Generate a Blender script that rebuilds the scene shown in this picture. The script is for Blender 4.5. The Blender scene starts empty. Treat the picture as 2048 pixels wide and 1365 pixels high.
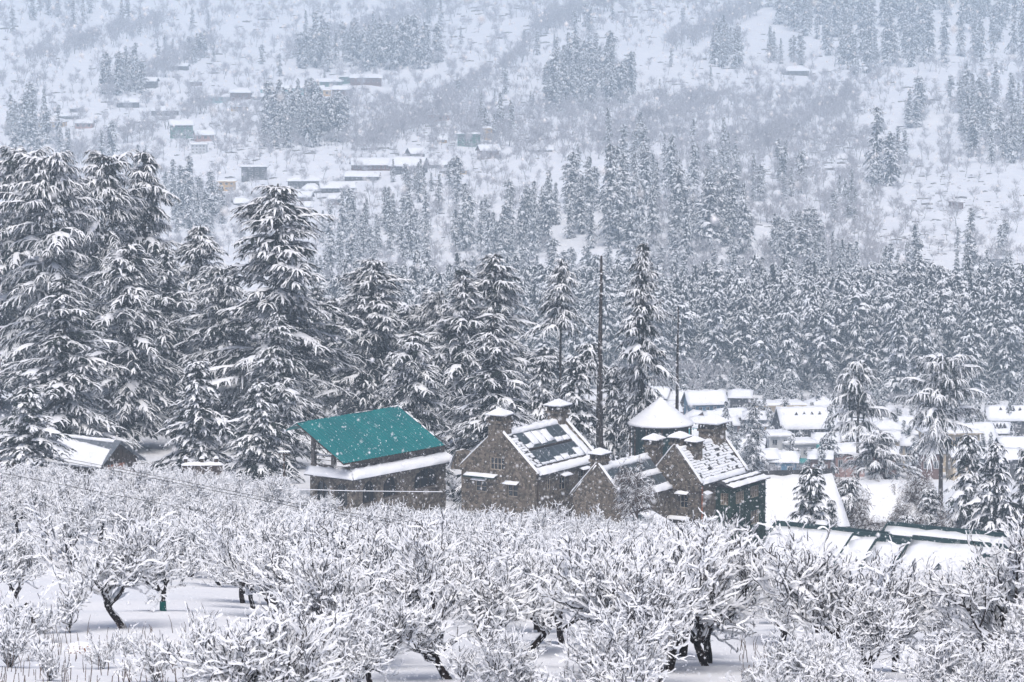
import bpy, math, random
import numpy as np
from mathutils import Vector, Matrix

# ------------------------------------------------------------------ camera, sky, sun, exposure
SC = bpy.context.scene
COL = SC.collection
CZ = 120.0                      # camera height above the datum
PITCH = math.radians(6.5)
FOCAL = 110.0
K = 36.0 / FOCAL / 2048.0       # tangent per photo pixel
cam = bpy.data.cameras.new('camera'); cam.lens = FOCAL; cam.sensor_width = 36.0
cam.clip_start = 1.0; cam.clip_end = 6000.0
cam.dof.use_dof = True; cam.dof.focus_distance = 270.0; cam.dof.aperture_fstop = 8.0
co = bpy.data.objects.new('camera', cam); COL.objects.link(co)
co.location = (0, 0, CZ); co.rotation_euler = (math.pi / 2 - PITCH, 0, 0)
SC.camera = co

SUN_EL, SUN_AZ = math.radians(58), math.radians(176)     # azimuth clockwise from +Y: behind the camera
W = bpy.data.worlds.new('World'); SC.world = W; W.use_nodes = True
nt = W.node_tree; bg = nt.nodes['Background']
sky = nt.nodes.new('ShaderNodeTexSky'); sky.sky_type = 'NISHITA'; sky.sun_disc = False
sky.sun_elevation = SUN_EL; sky.sun_rotation = SUN_AZ
sky.air_density = 0.35; sky.dust_density = 10.0; sky.ozone_density = 0.3; sky.altitude = 1800
nt.links.new(sky.outputs[0], bg.inputs[0]); bg.inputs[1].default_value = 0.15
sl = bpy.data.lights.new('sun', 'SUN'); sl.energy = 1.5; sl.angle = math.radians(40); sl.color = (1, 0.97, 0.93)
so = bpy.data.objects.new('sun', sl); COL.objects.link(so)
sd = Vector((math.sin(SUN_AZ) * math.cos(SUN_EL), math.cos(SUN_AZ) * math.cos(SUN_EL), math.sin(SUN_EL)))
so.rotation_euler = sd.to_track_quat('Z', 'Y').to_euler(); so.location = (0, 0, CZ + 60)
vs = SC.view_settings; vs.view_transform = 'Standard'; vs.look = 'None'; vs.gamma = 1.0
vs.use_curve_mapping = False; vs.exposure = 0.45
cy = SC.cycles
cy.max_bounces = 6; cy.diffuse_bounces = 3; cy.glossy_bounces = 2; cy.transmission_bounces = 2
cy.volume_bounces = 2; cy.transparent_max_bounces = 4
cy.use_denoising = True
try: cy.denoiser = 'OPENIMAGEDENOISE'
except Exception: pass
cy.use_adaptive_sampling = False

# ------------------------------------------------------------------ helpers
def smooth(a, b, x):
    t = np.clip((x - a) / (b - a), 0, 1); return t * t * (3 - 2 * t)

def at(px, py, Y):
    "world point seen at photo pixel (px, py) at distance Y"
    dx = (px - 1024) * K; dy = -(py - 682.5) * K
    d = (dx, math.cos(PITCH) + dy * math.sin(PITCH), -math.sin(PITCH) + dy * math.cos(PITCH))
    t = Y / d[1]
    return Vector((dx * t, Y, CZ + d[2] * t))

def pxz(py, Y): return at(1024, py, Y).z

_perm = np.random.RandomState(5).permutation(256)
_perm = np.concatenate([_perm, _perm])
_val = np.random.RandomState(6).rand(256)
def vnoise(x, y):
    x = np.asarray(x, float); y = np.asarray(y, float)
    xi = np.floor(x).astype(int); yi = np.floor(y).astype(int)
    fx = x - xi; fy = y - yi; fx = fx * fx * (3 - 2 * fx); fy = fy * fy * (3 - 2 * fy)
    def h(i, j): return _val[_perm[(_perm[i & 255] + j) & 255]]
    return (h(xi, yi) * (1 - fx) + h(xi + 1, yi) * fx) * (1 - fy) + (h(xi, yi + 1) * (1 - fx) + h(xi + 1, yi + 1) * fx) * fy
def fbm(x, y, o=4):
    s = 0; a = 0.5
    for i in range(o):
        s = s + a * (vnoise(x, y) - 0.5); x = x * 2.03 + 7.1; y = y * 2.03 + 3.7; a *= 0.5
    return s

HY = [(980, 600), (1200, 450), (1560, 300), (2080, 150), (2700, 0), (2960, -60), (3120, -100)]
_base = [(0, -5), (60, -13.9), (75, -16.7), (95, -19.9), (200, -37.5), (300, -54)]
_far = [(640, -95), (760, -96.5), (880, -99), (940, -102)] + [(y, pxz(p, y) - CZ) for y, p in HY]
_r = np.array(_base + [(340, -60), (400, -69), (480, -82), (560, -92)] + _far)
_l = np.array(_base + [(340, -54.5), (430, -56), (520, -75), (590, -90)] + _far)
def gz(x, y):
    x = np.asarray(x, float); y = np.asarray(y, float)
    def prof(P):
        s = 0
        for o in (-14, -7, 0, 7, 14): s = s + np.interp(y + o * np.clip(y / 300, .2, 2.5), P[:, 0], P[:, 1])
        return s / 5
    t = smooth(14, 36, x + np.maximum(y - 300, 0) * 0.16)
    z = prof(_l) * (1 - t) + prof(_r) * t
    z = z + 3.6 * (1 - smooth(-22, -6, x)) * smooth(120, 215, y) * (1 - smooth(300, 420, y))
    z = z - 7.0 * smooth(12, 27, x) * smooth(195, 262, y) * (1 - smooth(330, 420, y))
    z = z + fbm(x / 14, y / 14) * 1.3 * smooth(40, 90, y) * (1 - smooth(420, 560, y))
    hill = smooth(960, 1150, y)
    z = z + hill * (fbm((x + y * .5) / 130, y / 260 + 9) * 20 + fbm((x + y * .4) / 50, y / 60 + 3) * 6 + fbm(x / 9, y / 7) * 1.6)
    return z + CZ

def hit(px, py, y0=55, y1=3100):
    "ground point under a photo pixel"
    ys = np.geomspace(y0, y1, 1500)
    a = at(px, py, 1.0); xs = a.x * ys; zs = CZ + (a.z - CZ) * ys
    g = gz(xs, ys); b = np.nonzero(zs <= g)[0]
    if len(b) == 0: return None
    i = b[0]
    return Vector((float(xs[i]), float(ys[i]), float(g[i])))

# ------------------------------------------------------------------ materials
MATS = {}
def ramp(nt, fac, stops):
    r = nt.nodes.new('ShaderNodeValToRGB'); e = r.color_ramp.elements
    while len(e) < len(stops): e.new(0.5)
    for el, (p, c) in zip(e, stops): el.position = p; el.color = (*c, 1)
    nt.links.new(fac, r.inputs[0]); return r.outputs[0]
def mat(name, stops, scale=3.0, rough=0.85, bump=0.0, bscale=None, kind='noise', spec=0.2, metal=0, detail=4, stretch=None, obj_rand=0):
    m = bpy.data.materials.new(name); m.use_nodes = True; nt = m.node_tree
    b = nt.nodes['Principled BSDF']; b.inputs['Roughness'].default_value = rough
    b.inputs['Specular IOR Level'].default_value = spec; b.inputs['Metallic'].default_value = metal
    tc = nt.nodes.new('ShaderNodeTexCoord'); src = tc.outputs['Object']
    if stretch:
        mp = nt.nodes.new('ShaderNodeMapping'); mp.inputs['Scale'].default_value = stretch
        nt.links.new(src, mp.inputs[0]); src = mp.outputs[0]
    if kind == 'noise':
        t = nt.nodes.new('ShaderNodeTexNoise'); t.inputs['Scale'].default_value = scale; t.inputs['Detail'].default_value = detail
        fac = t.outputs['Fac']
    else:
        t = nt.nodes.new('ShaderNodeTexVoronoi'); t.inputs['Scale'].default_value = scale
        sp = nt.nodes.new('ShaderNodeSeparateColor'); nt.links.new(t.outputs['Color'], sp.inputs[0]); fac = sp.outputs[0]
    nt.links.new(src, t.inputs['Vector'])
    c = ramp(nt, fac, stops)
    if obj_rand:
        oi = nt.nodes.new('ShaderNodeObjectInfo'); hs = nt.nodes.new('ShaderNodeHueSaturation')
        mr = nt.nodes.new('ShaderNodeMapRange'); mr.inputs[3].default_value = 1 - obj_rand; mr.inputs[4].default_value = 1 + obj_rand
        nt.links.new(oi.outputs['Random'], mr.inputs[0]); nt.links.new(mr.outputs[0], hs.inputs['Value']); nt.links.new(c, hs.inputs['Color']); c = hs.outputs[0]
    nt.links.new(c, b.inputs['Base Color'])
    if bump:
        n2 = nt.nodes.new('ShaderNodeTexNoise'); n2.inputs['Scale'].default_value = bscale or scale * 3; n2.inputs['Detail'].default_value = 5
        nt.links.new(src, n2.inputs['Vector'])
        bp = nt.nodes.new('ShaderNodeBump'); bp.inputs['Strength'].default_value = bump; bp.inputs['Distance'].default_value = 0.1
        if kind != 'noise':
            ad = nt.nodes.new('ShaderNodeMath'); ad.operation = 'SUBTRACT'
            nt.links.new(n2.outputs['Fac'], ad.inputs[0]); nt.links.new(t.outputs['Distance'], ad.inputs[1]); nt.links.new(ad.outputs[0], bp.inputs['Height'])
        else: nt.links.new(n2.outputs['Fac'], bp.inputs['Height'])
        nt.links.new(bp.outputs[0], b.inputs['Normal'])
    MATS[name] = m; return m
def flat(name, c, rough=0.8, **k):
    d = tuple(v * 0.75 for v in c); l = tuple(min(1, v * 1.2) for v in c)
    return mat(name, [(0.3, d), (0.7, l)], rough=rough, **k)

mat('snow', [(0.3, (.82, .85, .90)), (0.7, (.90, .915, .94))], 0.8, 0.7, 0.35, 2.5, spec=.15)
mat('ground_snow', [(0.3, (.80, .83, .885)), (0.7, (.90, .91, .935))], 0.15, 0.75, 0.5, 0.9, spec=.12, detail=8)
mat('needles', [(0.3, (.008, .013, .013)), (0.7, (.026, .035, .030))], 1.2, 0.9, spec=.05, obj_rand=.3)
mat('bark', [(0.3, (.022, .019, .018)), (0.7, (.075, .062, .055))], 6, 0.95, 0.6, 14, stretch=(1, 1, .25), spec=.05)
mat('apple_bark', [(0.3, (.013, .010, .011)), (0.7, (.050, .038, .036))], 6, 0.95, 0.6, 14, spec=.05)
mat('frost_twig', [(0.3, (.30, .29, .31)), (0.7, (.66, .66, .69))], 0.6, 0.9, spec=.05)
mat('bare_twig', [(0.3, (.11, .105, .11)), (0.7, (.24, .228, .23))], 2, 0.9, spec=.05)
mat('brown_twig', [(0.3, (.05, .036, .032)), (0.7, (.16, .12, .10))], 2, 0.9, spec=.05)
mat('rock', [(0.3, (.07, .07, .075)), (0.7, (.20, .185, .175))], 1.5, 0.95, 0.7, 4, spec=.1)
mat('stone', [(0.1, (.080, .069, .057)), (0.5, (.140, .120, .098)), (0.9, (.21, .178, .145))], 4.2, 0.95, 0.9, 7, kind='vor', spec=.1)
mat('dark_stone', [(0.1, (.045, .036, .032)), (0.5, (.085, .068, .06)), (0.9, (.14, .115, .10))], 3.6, 0.95, 0.9, 7, kind='vor', spec=.1)
mat('slate', [(0.3, (.035, .038, .045)), (0.7, (.09, .092, .10))], 2, 0.8, 0.4, 6)
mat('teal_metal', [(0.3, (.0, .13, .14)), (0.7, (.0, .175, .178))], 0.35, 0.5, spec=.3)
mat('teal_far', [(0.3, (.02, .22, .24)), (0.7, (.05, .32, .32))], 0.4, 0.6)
mat('teal_wall', [(0.3, (.10, .32, .34)), (0.7, (.18, .42, .42))], 0.4, 0.8)
mat('green_trim', [(0.3, (.008, .03, .034)), (0.7, (.018, .055, .056))], 3, 0.6)
mat('ivy', [(0.3, (.006, .022, .017)), (0.7, (.022, .058, .040))], 5, 0.9, obj_rand=.2)
mat('glass', [(0.3, (.012, .016, .02)), (0.7, (.03, .036, .044))], 1, 0.15, spec=.5)
mat('warm_glass', [(0.3, (.06, .045, .03)), (0.7, (.18, .13, .085))], 2, 0.3, spec=.4)
mat('panel_glass', [(0.3, (.035, .05, .058)), (0.7, (.07, .09, .10))], 1, 0.3, spec=.5)
mat('wood_dark', [(0.3, (.03, .022, .018)), (0.7, (.085, .06, .045))], 4, 0.9, 0.4, 9)
mat('wood_grey', [(0.3, (.09, .08, .075)), (0.7, (.20, .18, .165))], 4, 0.9, 0.4, 9)
mat('frame_pale', [(0.3, (.33, .28, .22)), (0.7, (.50, .44, .36))], 4, 0.8)
mat('brick_orange', [(0.1, (.16, .06, .03)), (0.9, (.33, .125, .06))], 4, 0.9, 0.6, 8, kind='vor')
mat('grey_metal', [(0.3, (.10, .12, .145)), (0.7, (.17, .19, .22))], 1.5, 0.55, spec=.3)
mat('plaster_cream', [(0.3, (.46, .38, .27)), (0.7, (.60, .50, .36))], 0.7, 0.9)
mat('plaster_white', [(0.3, (.50, .51, .52)), (0.7, (.64, .65, .65))], 0.7, 0.9)
mat('plaster_yellow', [(0.3, (.52, .34, .14)), (0.7, (.66, .45, .20))], 0.7, 0.9)
mat('plaster_pink', [(0.3, (.36, .22, .19)), (0.7, (.48, .30, .26))], 0.7, 0.9)
mat('plaster_grey', [(0.3, (.17, .19, .21)), (0.7, (.27, .29, .31))], 0.7, 0.9)
mat('plaster_blue', [(0.3, (.07, .17, .27)), (0.7, (.12, .25, .36))], 0.7, 0.9)
mat('wall_brown', [(0.3, (.10, .055, .045)), (0.7, (.19, .11, .09))], 0.8, 0.9)
mat('wall_dark', [(0.3, (.055, .055, .06)), (0.7, (.11, .105, .105))], 0.8, 0.9)
mat('wall_green', [(0.3, (.06, .16, .14)), (0.7, (.12, .24, .20))], 0.8, 0.9)
mat('cable', [(0.3, (.02, .02, .022)), (0.7, (.05, .05, .05))], 3, 0.8)
mat('orange_leaf', [(0.3, (.14, .045, .015)), (0.7, (.32, .12, .04))], 6, 0.9)
mat('green_paint', [(0.3, (.005, .08, .075)), (0.7, (.012, .13, .115))], 6, 0.7)

# ------------------------------------------------------------------ mesh builders
class NB:
    "numpy triangle collector with one material index per block"
    def __init__(s): s.V = []; s.F = []; s.M = []; s.S = []; s.n = 0
    def add(s, V, F, m=0, sm=True):
        V = np.asarray(V, np.float32).reshape(-1, 3); F = np.asarray(F, np.int32).reshape(-1, 3)
        if len(F) == 0: return
        s.V.append(V); s.F.append(F + s.n); s.M.append(np.full(len(F), m, np.int32)); s.S.append(np.full(len(F), sm)); s.n += len(V)
    def arrays(s): return np.concatenate(s.V), np.concatenate(s.F), np.concatenate(s.M), np.concatenate(s.S)
    def mesh(s, name, mats):
        V, F, M, S = s.arrays(); return tri_mesh(name, V, F, M, S, mats)
def tri_mesh(name, V, F, M, S, mats):
    me = bpy.data.meshes.new(name)
    me.vertices.add(len(V)); me.vertices.foreach_set('co', V.astype(np.float32).ravel())
    me.loops.add(len(F) * 3); me.loops.foreach_set('vertex_index', F.astype(np.int32).ravel())
    me.polygons.add(len(F)); me.polygons.foreach_set('loop_start', np.arange(0, len(F) * 3, 3, dtype=np.int32))
    me.polygons.foreach_set('material_index', M.astype(np.int32)); me.polygons.foreach_set('use_smooth', S.astype(bool))
    for m in mats: me.materials.append(MATS[m])
    me.update(calc_edges=True); return me
def obj(name, me, parent=None, loc=None, rz=0, sc=None, props=None):
    o = bpy.data.objects.new(name, me); COL.objects.link(o)
    if parent is not None: o.parent = parent
    if loc is not None: o.location = loc
    if rz: o.rotation_euler = (0, 0, rz)
    if sc is not None: o.scale = sc if hasattr(sc, '__len__') else (sc,) * 3
    if props:
        for k, v in props.items(): o[k] = v
    return o
def tag(o, label, cat, group=None):
    o['label'] = label; o['category'] = cat
    if group: o['group'] = group
    return o
def thing(name, label, cat, loc=(0, 0, 0), rz=0, group=None, sc=None):
    return tag(obj(name, None, None, loc, rz, sc), label, cat, group)

class MB:
    "small polygon builder for buildings"
    def __init__(s): s.v = []; s.f = []
    def poly(s, *pts):
        i = len(s.v); s.v += [tuple(p) for p in pts]; s.f.append(tuple(range(i, i + len(pts)))); return s
    def box(s, x0, x1, y0, y1, z0, z1):
        i = len(s.v)
        s.v += [(x0, y0, z0), (x1, y0, z0), (x1, y1, z0), (x0, y1, z0), (x0, y0, z1), (x1, y0, z1), (x1, y1, z1), (x0, y1, z1)]
        s.f += [tuple(i + k for k in q) for q in ((0, 3, 2, 1), (4, 5, 6, 7), (0, 1, 5, 4), (1, 2, 6, 5), (2, 3, 7, 6), (3, 0, 4, 7))]; return s
    def frustum(s, cx, cy, z0, z1, a0, b0, a1, b1):
        i = len(s.v)
        s.v += [(cx + sx * a, cy + sy * b, z) for z, a, b in ((z0, a0, b0), (z1, a1, b1)) for sx, sy in ((-1, -1), (1, -1), (1, 1), (-1, 1))]
        s.f += [tuple(i + k for k in q) for q in ((0, 3, 2, 1), (4, 5, 6, 7), (0, 1, 5, 4), (1, 2, 6, 5), (2, 3, 7, 6), (3, 0, 4, 7))]; return s
    def prism(s, pts, d):
        "extrude polygon pts by vector d"
        i = len(s.v); n = len(pts); d = Vector(d)
        s.v += [tuple(Vector(p)) for p in pts] + [tuple(Vector(p) + d) for p in pts]
        s.f.append(tuple(range(i + n - 1, i - 1, -1))); s.f.append(tuple(range(i + n, i + 2 * n)))
        for k in range(n): s.f.append((i + k, i + (k + 1) % n, i + n + (k + 1) % n, i + n + k))
        return s
    def bar(s, a, b, w, h=None, up=(0, 0, 1)):
        a = Vector(a); b = Vector(b); d = (b - a).normalized(); u = Vector(up)
        x = d.cross(u)
        if x.length < 1e-4: x = d.cross(Vector((1, 0, 0)))
        x.normalize(); u = x.cross(d); h = h or w
        q = [x * w / 2 + u * h / 2, -x * w / 2 + u * h / 2, -x * w / 2 - u * h / 2, x * w / 2 - u * h / 2]
        return s.prism([a + k for k in q], b - a)
    def tube(s, pts, rs, n=8):
        pts = [Vector(p) for p in pts]; i0 = len(s.v)
        for k, p in enumerate(pts):
            d = (pts[min(k + 1, len(pts) - 1)] - pts[max(k - 1, 0)]).normalized()
            x = d.cross(Vector((0, 0, 1)))
            if x.length < 1e-3: x = Vector((1, 0, 0))
            x.normalize(); y = d.cross(x); r = rs[k] if hasattr(rs, '__len__') else rs
            s.v += [tuple(p + x * r * math.cos(t * 2 * math.pi / n) + y * r * math.sin(t * 2 * math.pi / n)) for t in range(n)]
        for k in range(len(pts) - 1):
            for t in range(n):
                a = i0 + k * n + t; b = i0 + k * n + (t + 1) % n; s.f.append((a, b, b + n, a + n))
        s.f.append(tuple(range(i0 + n - 1, i0 - 1, -1))); s.f.append(tuple(range(len(s.v) - n, len(s.v)))); return s
    def lathe(s, cx, cy, prof, n=24):
        i0 = len(s.v)
        for r, z in prof: s.v += [(cx + r * math.cos(t * 2 * math.pi / n), cy + r * math.sin(t * 2 * math.pi / n), z) for t in range(n)]
        for k in range(len(prof) - 1):
            for t in range(n):
                a = i0 + k * n + t; b = i0 + k * n + (t + 1) % n; s.f.append((a, b, b + n, a + n))
        return s
    def slab(s, a, b, c, d, th, nu=10, nv=5, amp=.35, seed=0, edge=.45, jit=.12):
        "lumpy snow sheet over the quad a-b-c-d"
        R = random.Random(seed); a, b, c, d = map(Vector, (a, b, c, d)); i0 = len(s.v)
        n = (b - a).cross(d - a).normalized()
        if n.z < 0: n = -n
        nn = (n + Vector((0, 0, .6))).normalized()
        row = nv + 1
        for i in range(nu + 1):
            for j in range(nv + 1):
                u, v = i / nu, j / nv
                p = (a * (1 - u) + b * u) * (1 - v) + (d * (1 - u) + c * u) * v
                e = min(u * nu, (1 - u) * nu, v * nv, (1 - v) * nv)
                h = th * ((edge if e < .5 else 1) + R.uniform(-amp, amp) * .6)
                q = p + nn * max(h, .02)
                if e < .5: q += Vector((R.uniform(-1, 1), R.uniform(-1, 1), R.uniform(-.6, .2))) * jit
                s.v.append(tuple(q))
        for i in range(nu):
            for j in range(nv):
                k = i0 + i * row + j; s.f.append((k, k + row, k + row + 1, k + 1))
        bd = [i0 + i * row for i in range(nu + 1)] + [i0 + nu * row + j for j in range(1, row)] + \
             [i0 + i * row + nv for i in range(nu - 1, -1, -1)] + [i0 + j for j in range(nv - 1, 0, -1)]
        m = len(bd); j0 = len(s.v)
        for k in bd:
            i, j = divmod(k - i0, row); u, v = i / nu, j / nv
            s.v.append(tuple((a * (1 - u) + b * u) * (1 - v) + (d * (1 - u) + c * u) * v + n * .012))
        for k in range(m): s.f.append((bd[k], j0 + k, j0 + (k + 1) % m, bd[(k + 1) % m]))
        return s
    def build(s, name, m, parent=None, smooth=False, **kw):
        me = bpy.data.meshes.new(name); me.from_pydata(s.v, [], s.f)
        for k in (m if isinstance(m, (list, tuple)) else [m]): me.materials.append(MATS[k])
        if smooth: me.polygons.foreach_set('use_smooth', [True] * len(me.polygons))
        me.update(); return obj(name, me, parent, **kw)
# ------------------------------------------------------------------ terrain
def build_ground():
    ys = np.concatenate([np.arange(2, 60, 6), np.arange(60, 480, 2.2), np.arange(480, 960, 10), np.arange(960, 3120, 7)])
    nx = 260; t = np.linspace(-1, 1, nx)
    Y, T = np.meshgrid(ys, t, indexing='ij')
    X = T * (60 + Y * 0.24)
    Z = gz(X, Y)
    V = np.stack([X, Y, Z], -1).reshape(-1, 3)
    i, j = np.meshgrid(np.arange(len(ys) - 1), np.arange(nx - 1), indexing='ij'); k = (i * nx + j).ravel()
    F = np.concatenate([np.stack([k, k + 1, k + nx + 1], 1), np.stack([k, k + nx + 1, k + nx], 1)])
    o = obj('ground', tri_mesh('ground', V, F, np.zeros(len(F)), np.ones(len(F)), ['ground_snow']))
    o['kind'] = 'structure'; o['label'] = 'snow covered ground falling to the valley and rising as the far hillside'
build_ground()

# ------------------------------------------------------------------ conifers
def nrm(v): return v / np.maximum(np.linalg.norm(v, axis=-1, keepdims=True), 1e-6)
UP = np.array([0, 0, 1.0])
def strips(nb, P, w, h, m, closed=False):
    "tent shaped strips along polylines P (N,k,3) with half widths w (N,k) and ridge heights h (N,k)"
    N, k, _ = P.shape
    d = np.gradient(P, axis=1); s = nrm(np.cross(d, UP) + 1e-5); u = nrm(np.cross(s, d))
    L = P - s * w[..., None]; R = P + s * w[..., None]; C = P + u * h[..., None]
    V = np.stack([L, C, R], 2).reshape(-1, 3)
    b = (np.arange(N)[:, None] * k + np.arange(k - 1)[None]).ravel() * 3
    F = np.concatenate([np.stack([b, b + 1, b + 4], 1), np.stack([b, b + 4, b + 3], 1),
                        np.stack([b + 1, b + 2, b + 5], 1), np.stack([b + 1, b + 5, b + 4], 1)])
    nb.add(V, F, m)
def arches(nb, P, w, h, m):
    "rounded ridges along polylines"
    N, k, _ = P.shape
    d = np.gradient(P, axis=1); s = nrm(np.cross(d, UP) + 1e-5); u = nrm(np.cross(s, d) + UP)
    V = np.stack([P + s * (a * w)[..., None] + u * (b * h)[..., None] for a, b in ((-1, -.3), (-.72, .55), (0, 1), (.72, .55), (1, -.3))], 2).reshape(-1, 3)
    b = (np.arange(N)[:, None] * k + np.arange(k - 1)[None]).ravel() * 5
    for j in range(4): nb.add(V if j == 0 else V[:0], np.concatenate([np.stack([b + j, b + j + 1, b + j + 6], 1), np.stack([b + j, b + j + 6, b + j + 5], 1)]) - (0 if j == 0 else len(V)), m)
def trunk_np(nb, H, r, m, lean=0, rng=None, n=7, segs=8, rtop=.12):
    z = np.linspace(0, H, segs + 1); rad = r * (1 - (1 - rtop) * (z / H)) + r * .5 * np.exp(-z / (H * .02 + .3))
    cx = lean * (z / H) ** 2 + (np.cumsum(rng.normal(0, .012 * H / segs, segs + 1)) if rng is not None else 0)
    a = np.arange(n) * 2 * math.pi / n
    V = np.stack([cx[:, None] + rad[:, None] * np.cos(a), rad[:, None] * np.sin(a), np.repeat(z[:, None], n, 1)], -1).reshape(-1, 3)
    F = []
    for i in range(segs):
        for j in range(n):
            p = i * n + j; q = i * n + (j + 1) % n; F += [(p, q, q + n), (p, q + n, p + n)]
    nb.add(V, F, m)
    return lambda zz: np.interp(zz, z, cx)

def conifer(seed, H=30., R=5., base=.12, prof='cone', step=.56, nbr=6, fl=1.1, fw=.088, fstep=.28, snow=.82, spikes=9,
            droop=.40, lean=0., gaps=.24, r=None, pads=True, up0=8, up1=40, spike_w=.30, lob_amp=.30, frost=.56):
    rng = np.random.RandomState(seed)
    tr, fo, sn = NB(), NB(), NB()
    cx = trunk_np(tr, H, r or H * .0125, 0, lean, rng)
    zb = H * base; fP, fD, fL, fE, fS = [], [], [], [], []; pP, pW = [], []; bP = []
    z = zb; lobes = rng.rand(6) * 6.28
    while z < H - .15:
        t = (z - zb) / (H - zb)
        if prof == 'cone': rr = (1 - t) ** .82 * .95 + .05
        elif prof == 'dome': rr = math.sqrt(max(0, 1 - t ** 2.6)) * (.6 + .4 * min(1, t * 3 + .3)) * .92 + .09
        elif prof == 'column': rr = (.8 + .25 * math.sin(t * 9 + lobes[0])) * (1 - t ** 4) * .93 + .07
        elif prof == 'umbrella': rr = math.sqrt(max(0, 1 - t ** 1.7)) * .95 + .1
        else: rr = (1 - t) ** .55 * .95 + .05          # 'full'
        rr *= 1 + .14 * math.sin(z * 1.15 + lobes[3]) + .10 * math.sin(z * 2.3 + lobes[4])
        for k in range(nbr):
            if rng.rand() < gaps * (.4 if t > .85 else 1): continue
            az = rng.rand() * 2 * math.pi
            lob = .82 + lob_amp * math.sin(az * 2 + lobes[1] + z * .42) * .8 + lob_amp * .5 * math.sin(az * 3 + lobes[2] - z * .8)
            L = max(.35, R * rr * lob * (rng.uniform(.66, 1.12) if rng.rand() < .72 else rng.uniform(.3, .65)))
            e = math.tan(math.radians(up0 + (up1 - up0) * t + rng.normal(0, 6)))
            dr = droop * rng.uniform(.7, 1.4) * (1 - .35 * t)
            zz = z + rng.uniform(-.3, .3) * step
            ox = float(cx(zz))
            def pos(s): return np.array([ox + math.cos(az) * s, math.sin(az) * s, zz + s * e - dr * s * (s / L) ** 1.2 * 1.6])
            bP.append([pos(L * f) for f in (0.02, .35, .7, 1)])
            s = max(.22 * L, .12); heavy = rng.rand() < snow
            while s < L:
                f = s / L; p = pos(s)
                for sd in (-1, 1):
                    if rng.rand() < .08: continue
                    a = az + sd * (math.radians(66) * (1 - f * .65) + rng.normal(0, .24))
                    fP.append(p); fD.append((math.cos(a), math.sin(a))); fL.append(fl * (.6 + .6 * math.sin(math.pi * min(1, f * .75 + .15))) * rng.uniform(.65, 1.3) * min(1, .4 + L / 3.5))
                    fE.append(e * .35 - .25 * f + rng.normal(.0, .12)); fS.append(rng.rand() < (snow if heavy else snow * .4) * (.45 + .65 * f))
                s += fstep * rng.uniform(.75, 1.3)
            fP.append(pos(L)); fD.append((math.cos(az), math.sin(az))); fL.append(fl * rng.uniform(.6, 1.1) * min(1, .45 + L / 3.5)); fE.append(e * .2 - .3); fS.append(rng.rand() < snow)
            if pads and heavy and L > .7:
                q0, q1 = rng.uniform(.28, .5), rng.uniform(.75, 1.0)
                pP.append([pos(L * q) + UP * .03 for q in np.linspace(q0, q1, 6)])
                pW.append(fw * rng.uniform(1.5, 3.6) * min(1.25, .5 + L / 4) * np.array([.35, .9, rng.uniform(.7, 1.3), rng.uniform(.8, 1.3), .8, .3]))
        z += step * (1 - .45 * t) * rng.uniform(.75, 1.3)
    P0 = np.array(fP); N = len(P0); D = np.array(fD); L = np.array(fL); E = np.array(fE); S = np.array(fS, bool)
    D3 = np.concatenate([D, np.zeros((N, 1))], 1)
    dz = rng.uniform(.45, 1.0, N)
    P1 = P0 + D3 * (L * .46)[:, None]; P1[:, 2] += L * (.42 * E - dz * .20)
    P2 = P0 + D3 * (L * .78)[:, None]; P2[:, 2] += L * (.6 * E - dz * .80)
    P = np.stack([P0, P1, P2], 1)
    w = fw * rng.uniform(.7, 1.35, N)
    dn = P - UP * .04
    strips(fo, dn, np.stack([w * .9, w * 1.2, w * .3], 1), np.zeros((N, 3)), 0)
    if spikes:
        q = rng.rand(N, spikes); q2 = q[..., None]
        B = np.where(q2 < .5, P0[:, None] * (1 - 2 * q2) + P1[:, None] * 2 * q2, P1[:, None] * (2 - 2 * q2) + P2[:, None] * (2 * q2 - 1))
        side = nrm(np.cross(D3, UP))[:, None]
        wv = (D3[:, None] * .7 + rng.normal(0, .6, (N, spikes, 3))) * (fw * spike_w)
        B = B + side * rng.uniform(-1, 1, (N, spikes, 1)) * fw * 1.1
        ln = (fl * rng.uniform(.22, .58, (N, spikes)))[..., None]
        T = B + D3[:, None] * ln * rng.uniform(.1, .6, (N, spikes, 1)) + side * rng.uniform(-.45, .45, (N, spikes, 1)) * ln - UP * ln * .9
        V = np.stack([B - wv, B + wv, T], 2).reshape(-1, 3)
        Tq = np.arange(len(V)).reshape(-1, 3); fr = np.repeat(S, spikes) & (rng.rand(len(Tq)) < frost)
        fo.add(V, Tq[~fr], 0)
        V2 = V.reshape(-1, 3, 3)[fr] + np.array([0, 0, .03]); sn.add(V2, np.arange(len(V2) * 3), 0)
    b = np.array(bP)
    if len(b): strips(tr, b, np.tile(np.array([.07, .05, .035, .015]) * H / 30, (len(b), 1)), np.tile(np.array([.05, .04, .02, .01]), (len(b), 1)), 0)
    if S.any():
        ws = w[S] * rng.uniform(.5, 1.0, S.sum())
        strips(sn, P[S] + UP * .02, np.stack([ws * .8, ws, ws * .22], 1), np.stack([ws * .7, ws * .8, ws * .2], 1), 0)
    if pP:
        pw = np.array(pW); arches(sn, np.array(pP) + rng.normal(0, .05, (len(pP), 6, 3)), pw, pw * .6, 0)
    return tr, fo, sn

def conifer_meshes(name, **k):
    tr, fo, sn = conifer(**k)
    return tr.mesh(name + '_trunk', ['bark']), fo.mesh(name + '_crown', ['needles']), sn.mesh(name + '_snow', ['snow'])
def joined(name, parts, mats):
    nb = NB()
    for i, p in enumerate(parts):
        V, F, M, S = p.arrays(); nb.add(V, F, i)
    return nb
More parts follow.
